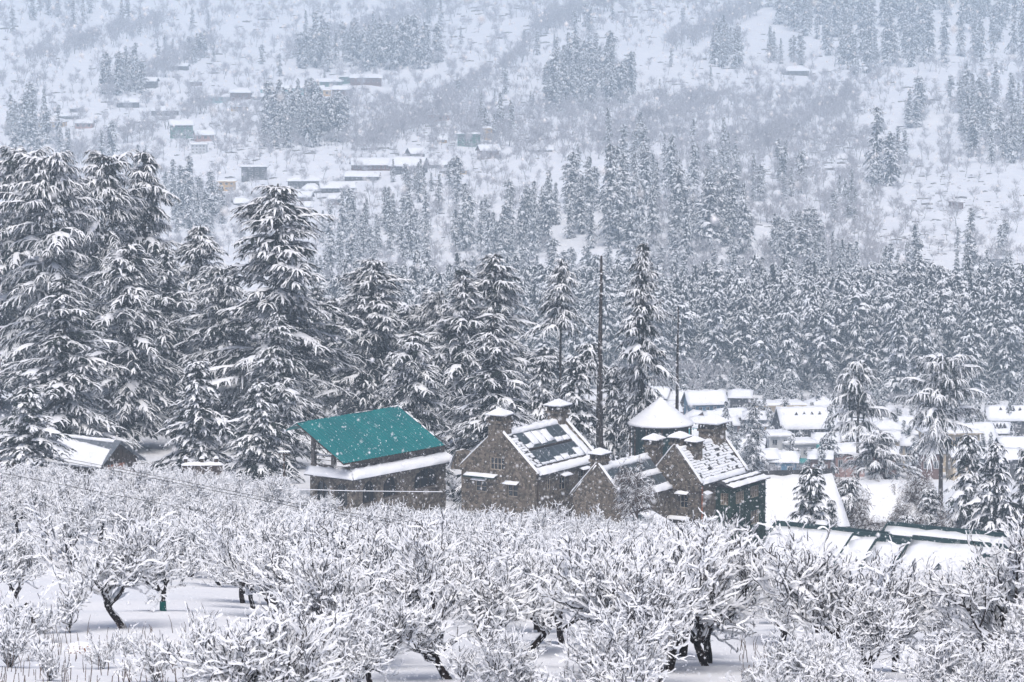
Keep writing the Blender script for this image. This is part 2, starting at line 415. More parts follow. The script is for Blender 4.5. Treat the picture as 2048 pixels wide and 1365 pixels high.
# ------------------------------------------------------------------ broadleaf skeletons
def rot_about(d, ax, a):
    return d * math.cos(a) + np.cross(ax, d) * math.sin(a) + ax * np.dot(ax, d) * (1 - math.cos(a))
def skeleton(seed, spec, trunk_len, trunk_r, trunk_lean=.1, upness=.30, gnarl=.22):
    """spec: list per level of (children, length, radius, elevation spread deg, segments); returns polylines [(pts, r0, r1, level)]"""
    rng = np.random.RandomState(seed); out = []
    def grow(p, d, L, r0, r1, lev, segs):
        pts = [p]; dd = d.copy()
        for i in range(segs):
            dd = nrm(dd + rng.normal(0, gnarl * (.4 if lev == 0 else .8 if lev == 1 else 1), 3) + UP * (upness if lev > 0 else .05) * .5)
            p = p + dd * L / segs; pts.append(p)
        out.append((np.array(pts), r0, r1, lev))
        if lev < len(spec):
            n, ll, rr, ang, sg = spec[lev]; n = max(1, int(round(n * rng.uniform(.75, 1.25))))
            for k in range(n):
                f = rng.uniform(.3, 1) if lev > 0 else rng.uniform(.72, 1)
                if k == 0: f = 1
                x = f * segs; i = min(int(x), segs - 1); q = pts[i] * (1 - x + i) + pts[i + 1] * (x - i)
                base = nrm(pts[i + 1] - pts[i])
                ax = nrm(np.cross(base, rng.normal(0, 1, 3)))
                a = math.radians(ang) * rng.uniform(.55, 1.3) * (.5 if (k == 0 and lev > 0) else 1)
                nd = rot_about(base, ax, a)
                if lev == 0:
                    az = k * 2 * math.pi / n + rng.normal(0, .4); el = math.radians(90 - ang * rng.uniform(.7, 1.25)); nd = np.array([math.cos(az) * math.cos(el), math.sin(az) * math.cos(el), math.sin(el)])
                if nd[2] < -.25: nd[2] *= -.3; nd = nrm(nd)
                grow(q, nd, ll * rng.uniform(.6, 1.25), rr * rng.uniform(.8, 1.2), rr * .45, lev + 1, sg)
    d0 = nrm(np.array([rng.normal(0, trunk_lean), rng.normal(0, trunk_lean), 1.]))
    grow(np.array([0, 0, -.25]), d0, trunk_len + .25, trunk_r * 1.25, trunk_r * .8, 0, 5)
    return out, rng
def tubes(nb, lines, n, m):
    for pts, r0, r1, lev in lines:
        k = len(pts); d = np.gradient(pts, axis=0); ref = np.where(np.abs(nrm(d)[:, 2:3]) > .95, np.array([[1., 0, 0]]), UP[None])
        s = nrm(np.cross(d, ref)); u = nrm(np.cross(s, d)); r = np.linspace(r0, r1, k)[:, None, None]
        a = np.arange(n) * 2 * math.pi / n
        V = pts[:, None] + r * (s[:, None] * np.cos(a)[None, :, None] + u[:, None] * np.sin(a)[None, :, None])
        i, j = np.meshgrid(np.arange(k - 1), np.arange(n), indexing='ij'); p = (i * n + j).ravel(); q = (i * n + (j + 1) % n).ravel()
        nb.add(V.reshape(-1, 3), np.concatenate([np.stack([p, q, q + n], 1), np.stack([p, q + n, p + n], 1)]), m)
def snow_coat(nb, lines, widths, rng, skip=.17, m=0, lump=.5, fine=True):
    for pts, r0, r1, lev in lines:
        if lev >= len(widths) or widths[lev] <= 0 or rng.rand() < skip: continue
        if fine or (lev <= 2 and len(pts) > 2):      # subdivide so that the coat is uneven along thick limbs
            t = np.linspace(0, len(pts) - 1, (len(pts) - 1) * 2 + 1); pts = np.stack([np.interp(t, np.arange(len(pts)), pts[:, c]) for c in range(3)], 1)
        k = len(pts); d = nrm(np.gradient(pts, axis=0)); hz = np.sqrt(np.maximum(0, 1 - d[:, 2] ** 2))
        ref = np.where(np.abs(d[:, 2:3]) > .97, np.array([[1., 0, 0]]), UP[None]); s = nrm(np.cross(d, ref)); u = nrm(np.cross(s, d) + UP * .5)
        w = widths[lev] * (0.40 + .7 * hz) * rng.uniform(1 - lump, 1 + lump, k); w[0] *= .8; w[-1] *= .65; pts = pts + rng.normal(0, widths[lev] * .28, pts.shape)
        if lev <= 2: w = w * np.where(hz < .5, rng.rand(k) > .5, rng.rand(k) > .12)
        w = np.maximum(w, .002)
        r = np.linspace(r0, r1, k); h = w * rng.uniform(.75, 1.2, k) + r * .9
        off = [(-1, -.25), (-.7, .55), (0, 1), (.7, .55), (1, -.25)]
        V = np.stack([pts + s * (a * w)[:, None] + u * (b * h)[:, None] for a, b in off], 1).reshape(-1, 3)
        i, j = np.meshgrid(np.arange(k - 1), np.arange(4), indexing='ij'); p = (i * 5 + j).ravel()
        nb.add(V, np.concatenate([np.stack([p, p + 1, p + 6], 1), np.stack([p, p + 6, p + 5], 1)]), m)
APPLE_SPEC = [(4, 1.5, .066, 44, 7), (7, 1.0, .030, 48, 6), (7, .82, .0165, 46, 5), (5, .32, .0105, 50, 3)]
def apple(seed, spec=APPLE_SPEC, tl=.75, tr=.10, widths=(.03, .046, .038, .028, .021), gnarl=.33, **k):
    k['gnarl'] = gnarl
    lines, rng = skeleton(seed, spec, tl, tr, **k)
    w, s = NB(), NB()
    tubes(w, [l for l in lines if l[3] <= 1], 6, 0); tubes(w, [l for l in lines if l[3] > 1], 3, 0)
    snow_coat(s, lines, widths, rng)
    lo = [l for l in lines if l[3] == 0]; hi = [l for l in lines if l[3] > 0]
    return w, s
def twig_cloud(seed, H, spec, tl, tr, wfrost, wdark, upness=.3, frost=.6, gnarl=.2):
    "frosted bare tree as flat twigs: slot 0 dark wood, slot 1 frost"
    lines, rng = skeleton(seed, spec, tl, tr, upness=upness, gnarl=gnarl)
    nb = NB()
    for pts, r0, r1, lev in lines:
        fr = rng.rand() < frost and lev > 0
        wd = (wfrost if fr else wdark) * (1.6 - .3 * lev) if lev > 0 else r0
        k = len(pts); d = nrm(np.gradient(pts, axis=0)); s = nrm(np.cross(d, rng.normal(0, 1, 3)))
        w = np.linspace(1, .35, k)[:, None] * max(wd, .01)
        V = np.concatenate([pts - s * w, pts + s * w]); i = np.arange(k - 1)
        nb.add(V, np.concatenate([np.stack([i, i + 1, i + k + 1], 1), np.stack([i, i + k + 1, i + k], 1)]), 1 if fr else 0)
        if lev == 0:
            s2 = nrm(np.cross(d, s)); V = np.concatenate([pts - s2 * w, pts + s2 * w])
            nb.add(V, np.concatenate([np.stack([i, i + 1, i + k + 1], 1), np.stack([i, i + k + 1, i + k], 1)]), 0)
    return nb
def scatter_mesh(name, variants, places, mats):
    "one stuff mesh made of transformed copies; places: (x,y,z,scale,rot,variant,zscale)"
    V, F, M, S = [], [], [], []; n = 0
    for x, y, z, s, r, k, zs in places:
        v, f, m, sm = variants[k]
        c, q = math.cos(r) * s, math.sin(r) * s
        V.append(np.stack([v[:, 0] * c - v[:, 1] * q + x, v[:, 0] * q + v[:, 1] * c + y, v[:, 2] * s * zs + z], 1)); F.append(f + n); M.append(m); S.append(sm); n += len(v)
    return tri_mesh(name, np.concatenate(V), np.concatenate(F), np.concatenate(M), np.concatenate(S), mats)

def instancer(name, places, sources, label, cat):
    "stuff: copies of source meshes on points; places (x,y,z,sx,sz,rot,variant); sources: list of lists of objects"
    me = bpy.data.meshes.new(name); me.from_pydata([p[:3] for p in places], [], [])
    a = me.attributes.new('scl', 'FLOAT_VECTOR', 'POINT'); a.data.foreach_set('vector', np.array([(p[3], p[3], p[4]) for p in places], np.float32).ravel())
    a = me.attributes.new('rot', 'FLOAT_VECTOR', 'POINT'); a.data.foreach_set('vector', np.array([(0, 0, p[5]) for p in places], np.float32).ravel())
    a = me.attributes.new('var', 'INT', 'POINT'); a.data.foreach_set('value', np.array([p[6] for p in places], np.int32))
    o = obj(name, me); g = bpy.data.node_groups.new(name, 'GeometryNodeTree')
    g.interface.new_socket('Geometry', in_out='INPUT', socket_type='NodeSocketGeometry'); g.interface.new_socket('Geometry', in_out='OUTPUT', socket_type='NodeSocketGeometry')
    N, Lk = g.nodes, g.links
    gi, go, jn = N.new('NodeGroupInput'), N.new('NodeGroupOutput'), N.new('GeometryNodeJoinGeometry')
    def named(nm, t):
        n = N.new('GeometryNodeInputNamedAttribute'); n.data_type = t; n.inputs['Name'].default_value = nm; return n.outputs['Attribute']
    sc, ro, va = named('scl', 'FLOAT_VECTOR'), named('rot', 'FLOAT_VECTOR'), named('var', 'INT')
    er = N.new('FunctionNodeEulerToRotation'); Lk.new(ro, er.inputs[0])
    for k, srcs in enumerate(sources):
        cmpn = N.new('FunctionNodeCompare'); cmpn.data_type = 'INT'; cmpn.operation = 'EQUAL'
        ins = [i for i in cmpn.inputs if i.type == 'INT']; Lk.new(va, ins[0]); ins[1].default_value = k
        ip = N.new('GeometryNodeInstanceOnPoints'); Lk.new(gi.outputs[0], ip.inputs['Points']); Lk.new(cmpn.outputs[0], ip.inputs['Selection'])
        jj = N.new('GeometryNodeJoinGeometry')
        for so_ in srcs:
            oi = N.new('GeometryNodeObjectInfo'); oi.inputs['Object'].default_value = so_; oi.transform_space = 'ORIGINAL'; Lk.new(oi.outputs['Geometry'], jj.inputs[0])
        Lk.new(jj.outputs[0], ip.inputs['Instance']); Lk.new(er.outputs[0], ip.inputs['Rotation']); Lk.new(sc, ip.inputs['Scale']); Lk.new(ip.outputs[0], jn.inputs[0])
    Lk.new(jn.outputs[0], go.inputs[0])
    m = o.modifiers.new('scatter', 'NODES'); m.node_group = g
    o['kind'] = 'stuff'; o['label'] = label; o['category'] = cat; return o
# ------------------------------------------------------------------ building helpers
def V3(*a): return Vector(a)
def wall_panel(mb, O, ax, n, top, z0, ops=(), depth=.25):
    "wall face with real openings; top: [(x,z)...]; ops: (x0,x1,za,zb,arched)"
    O = Vector(O); ax = Vector(ax); n = Vector(n)
    tx = [p[0] for p in top]; tz = [p[1] for p in top]
    def ztop(x): return float(np.interp(x, tx, tz))
    def otop(o, x):
        x0, x1, za, zb, ar = o
        if not ar: return zb
        hw = (x1 - x0) / 2; c = (x0 + x1) / 2; r = min(hw, .55 * (zb - za)); return zb - r + r * math.sqrt(max(0, 1 - ((x - c) / hw) ** 2))
    xs = set(tx)
    for o in ops:
        xs |= {o[0], o[1]}
        if o[4]: xs |= {o[0] + (o[1] - o[0]) * (1 - math.cos(k * math.pi / 10)) / 2 for k in range(11)}
    xs = sorted(xs); pt = lambda x, z: O + ax * x + V3(0, 0, z)
    for a, b in zip(xs, xs[1:]):
        if b - a < 1e-5: continue
        cur = [(z0, z0)]
        for o in sorted([o for o in ops if o[0] <= a + 1e-6 and o[1] >= b - 1e-6], key=lambda o: o[2]):
            la, lb = cur[-1]; mb.poly(pt(a, la), pt(b, lb), pt(b, o[2]), pt(a, o[2])); cur.append((otop(o, a), otop(o, b)))
        la, lb = cur[-1]; mb.poly(pt(a, la), pt(b, lb), pt(b, ztop(b)), pt(a, ztop(a)))
    for o in ops:
        k = 10 if o[4] else 1
        bd = [(o[0], o[2]), (o[1], o[2])] + [(o[1] - (o[1] - o[0]) * (1 - math.cos(j * math.pi / k)) / 2, 0) for j in range(k + 1)]
        bd = bd[:2] + [(x, otop(o, x)) for x, _ in bd[2:]]
        for p, q in zip(bd, bd[1:] + bd[:1]): mb.poly(pt(*p), pt(*q), pt(*q) + n * depth, pt(*p) + n * depth)
    return mb
def window(parent, O, ax, n, o, nx=2, nz=2, fm='frame_pale', gm='glass', depth=.16, fw=.07):
    O = Vector(O); ax = Vector(ax); n = Vector(n); x0, x1, za, zb, ar = o
    pt = lambda x, z, d=0.: O + ax * x + V3(0, 0, z) + n * (depth + d)
    mb = MB(); c = (x0 + x1) / 2; hw = (x1 - x0) / 2; r = min(hw, .55 * (zb - za)) if ar else 0
    zt = lambda x: zb - r + r * math.sqrt(max(0, 1 - ((x - c) / hw) ** 2)) if ar else zb
    mb.bar(pt(x0, za + fw / 2), pt(x1, za + fw / 2), fw, fw)
    for i in range(nx + 1):
        x = x0 + fw / 2 + (x1 - x0 - fw) * i / nx; mb.bar(pt(x, za + fw), pt(x, zt(x) - .01), fw if i in (0, nx) else fw * .6, fw, up=tuple(n))
    for j in range(1, nz + (0 if ar else 1)):
        z = za + (zb - fw / 2 - za) * j / nz; mb.bar(pt(x0, z, -.004), pt(x1, z, -.004), fw * .6 if j < nz else fw, fw * .6 if j < nz else fw)
    w = mb.build('window', fm, parent)
    g = [pt(x0, za, .05), pt(x1, za, .05)] + [pt(x1 - (x1 - x0) * k / 10, zt(x1 - (x1 - x0) * k / 10), .05) for k in range(11)] if ar else [pt(x0, za, .05), pt(x1, za, .05), pt(x1, zb, .05), pt(x0, zb, .05)]
    MB().poly(*g).build('pane', gm, w); return w
def hood(parent, O, ax, n, x0, x1, z, out=.55, seed=0):
    "small awning above a window carrying snow"
    O = Vector(O); ax = Vector(ax); n = Vector(n); p = lambda x, d, zz: O + ax * x - n * d + V3(0, 0, zz)
    h = MB().prism([p(x0, -.02, z), p(x0, out, z - .22), p(x0, out, z - .28), p(x0, -.02, z - .08)], ax * (x1 - x0)).build('window_hood', 'wood_dark', parent)
    MB().slab(p(x0, 0, z), p(x1, 0, z), p(x1, out + .03, z - .22), p(x0, out + .03, z - .22), .16, 5, 3, seed=seed, jit=.04).build('snow_cover', 'snow', h, True)
def chimney(parent, x, y, z0, z1, a=.8, b=.65, cap=1.25, m='stone', seed=0):
    mb = MB().frustum(x, y, z0, z1 - .75, a * 1.08, b * 1.08, a, b).box(x - a - .14, x + a + .14, y - b - .14, y + b + .14, z1 - .748, z1 - .5)
    for i in range(4):
        for sy in (-1, 1): mb.box(x - a + i * (2 * a - .18) / 3, x - a + .18 + i * (2 * a - .18) / 3, y + sy * (b + .0) - .09, y + sy * (b + .0) + .09, z1 - .499, z1 - .06)
    for sx in (-1, 1): mb.box(x + sx * a * 1.0 - .08, x + sx * a * 1.0 + .08, y - .09, y + .09, z1 - .499, z1 - .06)
    mb.box(x - a * .55, x + a * .55, y - b * .55, y + b * .55, z1 - .499, z1 - .08)
    c = mb.build('chimney', m, parent)
    w = cap
    MB().box(x - a * w, x + a * w, y - b * w, y + b * w, z1 - .058, z1 + .03).build('cap', 'slate', c)
    R = random.Random(seed); rings = []; s = MB(); n = 16
    for k, (f, zz) in enumerate(((1.05, .033), (1.08, .12), (.82, .30), (.42, .52), (.1, .66))):
        ring = []
        for t in range(n):
            u = t * 2 * math.pi / n; cx, sy = math.cos(u), math.sin(u); q = max(abs(cx), abs(sy)); j = R.uniform(.94, 1.05)
            ring.append((x + cx / q * a * w * f * j, y + sy / q * b * w * f * j, z1 + zz * (a / .8) + R.uniform(-.02, .02) * (k > 0)))
        rings.append(ring)
    for A, B in zip(rings, rings[1:]):
        for t in range(n): s.poly(A[t], A[(t + 1) % n], B[(t + 1) % n], B[t])
    s.poly(*rings[-1]); s.build('snow_cap', 'snow', c, True); return c
def coping(parent, p, q, w=.36, h=.28, snow=.16, m='stone', seed=0):
    "raking parapet with a line of snow on it"
    p, q = Vector(p), Vector(q); c = MB().bar(p, q, w, h).build('parapet', m, parent)
    d = (q - p).normalized(); s = d.cross(V3(0, 0, 1)).normalized(); u = s.cross(d); o = u * (h / 2 + .004)
    MB().slab(p + o + s * w * .55, q + o + s * w * .55, q + o - s * w * .55, p + o - s * w * .55, snow, max(4, int((q - p).length / .5)), 3, seed=seed, jit=.04).build('snow_line', 'snow', c, True)

WCACHE = {}
def far_window(parent, loc, rz, w, h, fm='plaster_white', gm='glass'):
    key = (round(w, 2), round(h, 2), fm, gm)
    if key not in WCACHE:
        f = MB(); t = min(.1, w * .12)
        f.box(-w / 2, w / 2, -.08, .02, -h / 2, -h / 2 + t).box(-w / 2, w / 2, -.08, .02, h / 2 - t, h / 2).box(-w / 2, -w / 2 + t, -.08, .02, -h / 2 + t, h / 2 - t).box(w / 2 - t, w / 2, -.08, .02, -h / 2 + t, h / 2 - t).box(-t * .35, t * .35, -.07, .02, -h / 2 + t, h / 2 - t)
        a = f.build('window', fm); b = MB().poly((-w / 2 + t, -.03, -h / 2 + t), (w / 2 - t, -.03, -h / 2 + t), (w / 2 - t, -.03, h / 2 - t), (-w / 2 + t, -.03, h / 2 - t)).build('pane', gm)
        WCACHE[key] = (a.data, b.data); bpy.data.objects.remove(a); bpy.data.objects.remove(b)
    A, B = WCACHE[key]; o = obj('window', A, parent, loc, rz); obj('pane', B, o); return o
def house(label, cat, base, rz, w, d, h, rise, roof='gable', wall='plaster_cream', roofm='slate', snow=.35, ov=.5, wins=(4, 2), side=2, trim=None, name='house', group=None, seed=0, wm=('plaster_white', 'glass'), door=False, sub=0.0, bare=()):
    "local: front wall at y=0 facing -y, ridge along x; base is the front centre on the ground"
    t = thing(name, label, cat, base, rz, group); x0, x1 = -w / 2, w / 2; R = random.Random(seed)
    mb = MB()
    if roof in ('gable', 'shed'):
        ry = d / 2 if roof == 'gable' else d
        mb.poly((x0, 0, -sub), (x1, 0, -sub), (x1, 0, h), (x0, 0, h)); mb.poly((x1, d, -sub), (x0, d, -sub), (x0, d, h if roof == 'gable' else h + rise), (x1, d, h if roof == 'gable' else h + rise))
        for x, fl in ((x0, 1), (x1, 0)):
            q = [(x, 0, -sub), (x, 0, h), (x, ry, h + rise), (x, d, h if roof == 'gable' else h + rise), (x, d, -sub)]
            if roof == 'shed': q = [(x, 0, -sub), (x, 0, h), (x, d, h + rise), (x, d, -sub)]
            mb.poly(*(q if fl else q[::-1]))
    else: mb.box(x0, x1, 0, d, -sub, h)
    mb.build('wall', wall, t)
    X0, X1, Y0, Y1 = x0 - ov, x1 + ov, -ov, d + ov
    nu = max(4, min(22, int(w / .9))); th = .1
    if roof == 'gable':
        k = rise / (d / 2); ze = h - ov * k; zr = h + rise; ym = d / 2
        r = MB().prism([(X0, Y0, ze), (X0, ym, zr), (X0, Y1, ze), (X0, Y1, ze + th), (X0, ym, zr + th), (X0, Y0, ze + th)], (X1 - X0, 0, 0)).build('roof', trim or roofm, t)
        s = th + .004
        if 'front' not in bare: MB().slab((X0, Y0, ze + s), (X1, Y0, ze + s), (X1, ym, zr + s), (X0, ym, zr + s), snow, nu, 5, seed=seed).build('snow_cover', 'snow', r, True)
        MB().slab((X0, Y1, ze + s), (X1, Y1, ze + s), (X1, ym, zr + s), (X0, ym, zr + s), snow, nu, 5, seed=seed + 1).build('snow_cover', 'snow', r, True)
    elif roof == 'shed':
        k = rise / d; ze = h - ov * k; zr = h + rise + ov * k
        r = MB().prism([(X0, Y0, ze), (X0, Y1, zr), (X0, Y1, zr + th), (X0, Y0, ze + th)], (X1 - X0, 0, 0)).build('roof', trim or roofm, t); s = th + .004
        if 'front' not in bare: MB().slab((X0, Y0, ze + s), (X1, Y0, ze + s), (X1, Y1, zr + s), (X0, Y1, zr + s), snow, nu, 6, seed=seed).build('snow_cover', 'snow', r, True)
    elif roof == 'hip':
        rl = max(.2, (w - d) / 2) if w > d else .15; ym = d / 2; zr = h + rise; ze = h - .06
        a, b = (-rl, ym, zr), (rl, ym, zr)
        def hip(m, o):
            A, B = V3(*a) + V3(0, 0, o), V3(*b) + V3(0, 0, o); c = [V3(X0, Y0, ze + o), V3(X1, Y0, ze + o), V3(X1, Y1, ze + o), V3(X0, Y1, ze + o)]
            m.poly(c[0], c[1], B, A); m.poly(c[1], c[2], B); m.poly(c[2], c[3], A, B); m.poly(c[3], c[0], A); return c
        m = MB(); c = hip(m, .12); m.poly(*[q - V3(0, 0, .12) for q in c[::-1]])
        for q, p in zip(c, c[1:] + c[:1]): m.poly(q - V3(0, 0, .12), p - V3(0, 0, .12), p, q)
        r = m.build('roof', trim or roofm, t)
        A, B = V3(*a), V3(*b); c = [V3(X0, Y0, ze), V3(X1, Y0, ze), V3(X1, Y1, ze), V3(X0, Y1, ze)]; u = V3(0, 0, .13); m = MB()
        for qi, (p, q, e, f) in enumerate(((c[0], c[1], B, A), (c[1], c[2], B + V3(0, .05, 0), B - V3(0, .05, 0)), (c[2], c[3], A, B), (c[3], c[0], A - V3(0, .05, 0), A + V3(0, .05, 0)))):
            if qi == 0 and 'front' in bare: continue
            m.slab(p + u, q + u, e + u, f + u, snow, nu, 4, seed=seed + qi, edge=.8)
        m.build('snow_cover', 'snow', r, True)
    else:
        r = MB().box(X0, X1, Y0, Y1, h + .002, h + .22).build('roof', trim or wall, t)
        MB().slab((X0, Y0, h + .224), (X1, Y0, h + .224), (X1, Y1, h + .224), (X0, Y1, h + .224), snow, nu, 6, seed=seed).build('snow_cover', 'snow', r, True)
    nx, nz = wins
    if nx:
        fh = h / nz; ww = min(1.5, w / nx * .5); wh = min(1.5, fh * .5)
        for j in range(nz):
            for i in range(nx): far_window(t, (x0 + w * (i + .5) / nx, -.02, fh * (j + .55)), 0, ww, wh, *wm)
            for sx in (-1, 1):
                for i in range(side): far_window(t, (sx * (w / 2 + .02), d * (i + .5) / max(1, side), fh * (j + .55)), sx * math.pi / 2, ww, wh, *wm)
    return t

# ------------------------------------------------------------------ teal-roofed stone house
A58 = math.radians(58)
def teal_house():
    c = at(705, 960, 300); g = float(gz(c.x, 300)); t = thing('stone_house', 'stone house with arches under a big sloping teal metal roof', 'house', (c.x, 300, g), math.radians(52))
    zc = pxz(958, 300) - g; L, D = 14.3, 5.5; X, Y = V3(1, 0, 0), V3(0, 1, 0)
    fr = [(1.5, 3.6, zc - 2.7, zc - .5, 1), (4.6, 6.9, zc - 2.5, zc - .5, 1), (9.4, 13.2, zc - 2.3, zc - .35, 1)]
    lf = [(.7, 2.3, zc - 2.9, zc - .6, 1), (3.2, 4.9, zc - 2.9, zc - .6, 1)]
    mb = MB(); wall_panel(mb, (0, 0, 0), X, Y, [(0, zc), (L, zc)], -1.5, fr, .45); wall_panel(mb, (0, 0, 0), Y, X, [(0, zc), (D, zc)], -1.5, lf, .45)
    mb.poly((L, 0, -1.5), (L, D, -1.5), (L, D, zc), (L, 0, zc)).poly((0, D, -1.5), (L, D, -1.5), (L, D, zc), (0, D, zc)); mb.build('wall', 'stone', t)
    for o in fr: window(t, (0, 0, 0), X, Y, o, 3, 2, 'wood_dark', 'glass', .34)
    for o in lf: window(t, (0, 0, 0), Y, X, o, 2, 2, 'wood_dark', 'glass', .34)
    for o in fr: MB().box(o[0] - .1, o[1] + .1, -.12, .0, o[2] - .14, o[2] - .003).build('sill', 'wood_grey', t)
    # skirt roof
    z2 = zc + .75
    s = MB().prism([(-.9, -.9, zc - .05), (L + .9, -.9, zc - .05), (L + .2, .05, z2), (-.2, .05, z2)], (0, 0, .08)).prism([(-.9, -.9, zc - .051), (-.2, .05, z2 - .001), (-.2, D, z2 - .001), (-.9, D, zc - .051)], (0, 0, .08)).build('skirt_roof', 'slate', t)
    u = .09
    MB().slab((-.9, -.95, zc - .04 + u), (L + .9, -.95, zc - .04 + u), (L + .2, .1, z2 + u), (-.2, .1, z2 + u), .34, 26, 5, seed=3).slab((-.95, -.9, zc - .04 + u), (-.2, .05, z2 + u), (-.2, D, z2 + u), (-.95, D, zc - .04 + u), .16, 4, 10, seed=4).build('snow_cover', 'snow', s, True)
    # upper storey wall and posts
    ze = pxz(922, 300) - g; zr = ze + 3.45
    MB().box(.15, L - .1, .05, .35, zc - .06, z2 + .75).build('upper_wall', 'dark_stone', t)
    MB().box(.1, .4, .36, D, zc - .06, z2 + .25).build('parapet', 'stone', t); MB().box(L - .5, L - .2, .36, D, zc - .06, z2 + 1.1).build('parapet', 'stone', t)
    MB().box(4.5, L - .6, 3.8, 4.1, zc, z2 + 2.4).build('inner_wall', 'dark_stone', t)
    rz_ = lambda y: ze + (zr - ze) * (y + .6) / 6.1
    for x, y in ((.25, 5.2), (.25, 2.6), (.3, .2), (4.7, .2), (9.3, .2), (13.6, .2), (13.6, 5.2), (7, 5.2)):
        MB().box(x - .2, x + .2, y - .19, y + .19, z2 + .1, rz_(y - .19) - .16).build('post', 'wood_grey', t)
    for y0, y1 in ((.4, 2.4), (2.8, 5.0)):
        r = MB().bar((.25, y0, z2 + 1.1), (.25, y1, z2 + 1.1), .07).bar((.25, y0, z2 + .7), (.25, y1, z2 + .7), .05).build('railing', 'wood_dark', t)
        MB().slab((.19, y0, z2 + 1.14), (.31, y0, z2 + 1.14), (.31, y1, z2 + 1.14), (.19, y1, z2 + 1.14), .1, 2, 6, seed=9, jit=.02).build('snow_line', 'snow', r, True)
    # teal roof of profiled sheets
    x0, x1 = -1.95, 13.5; n = 62; m = MB(); pts = []
    for i in range(n + 1):
        x = x0 + (x1 - x0) * i / n; h = .05 if i % 2 else 0.; pts.append((x, h))
    for (xa, ha), (xb, hb) in zip(pts, pts[1:]):
        m.poly((xa, -.6, ze + ha), (xb, -.6, ze + hb), (xb, 5.5, zr + hb), (xa, 5.5, zr + ha)); m.poly((xb, 5.5, zr + hb), (xa, 5.5, zr + ha), (xa, 7.2, zr - 1.0 + ha), (xb, 7.2, zr - 1.0 + hb))
    r = m.build('metal_roof', 'teal_metal', t)
    MB().prism([(x0, -.55, ze - .16), (x0, 5.5, zr - .16), (x0, 5.5, zr - .03), (x0, -.55, ze - .03)], (x1 - x0, 0, 0)).build('roof_deck', 'wood_dark', r)
    for a, b in ((x0, x0 + 1.2), (6.6, 9.2), (12.4, x1)): MB().slab((a, 5.35, zr + .04), (b, 5.35, zr + .04), (b, 6.2, zr - .45), (a, 6.2, zr - .45), .16, 6, 3, seed=int(a * 9)).build('snow_patch', 'snow', r, True)
    for k in range(5):
        y = .8 + k * 1.05; z = rz_(y); MB().slab((x1 - .12, y, z + .05), (x1 + .05, y, z + .05), (x1 + .05, y + .6, rz_(y + .6) + .05), (x1 - .12, y + .6, rz_(y + .6) + .05), .12, 2, 4, seed=k, jit=.04).build('snow_patch', 'snow', r, True)
teal_house()

# ------------------------------------------------------------------ stone gable house with glazed roof panels
X, Y = V3(1, 0, 0), V3(0, 1, 0)
def gable_walls(t, L, W, ze, rise, front_ops, side_ops, mat_='stone', par=.38, z0=-10):
    mb = MB(); top = [(0, ze + par * .6), (W / 2, ze + rise + par), (W, ze + par * .6)]
    wall_panel(mb, (0, 0, 0), Y, X, top, z0, front_ops); wall_panel(mb, (0, 0, 0), X, Y, [(0, ze), (L, ze)], z0, side_ops)
    wall_panel(mb, (L, 0, 0), Y, -X, top, z0); wall_panel(mb, (0, W, 0), X, -Y, [(0, ze), (L, ze)], z0)
    mb.build('wall', mat_, t)
    for k, (x, s) in enumerate(((.16, 1), (L - .16, 2))):
        for (ya, yb) in ((-.25, W / 2), (W + .25, W / 2)):
            za = ze + par * .6 - .25 * (rise + par * .4) / (W / 2); coping(t, (x, ya, za), (x, yb, ze + rise + par + .02), seed=k * 7 + int(ya))
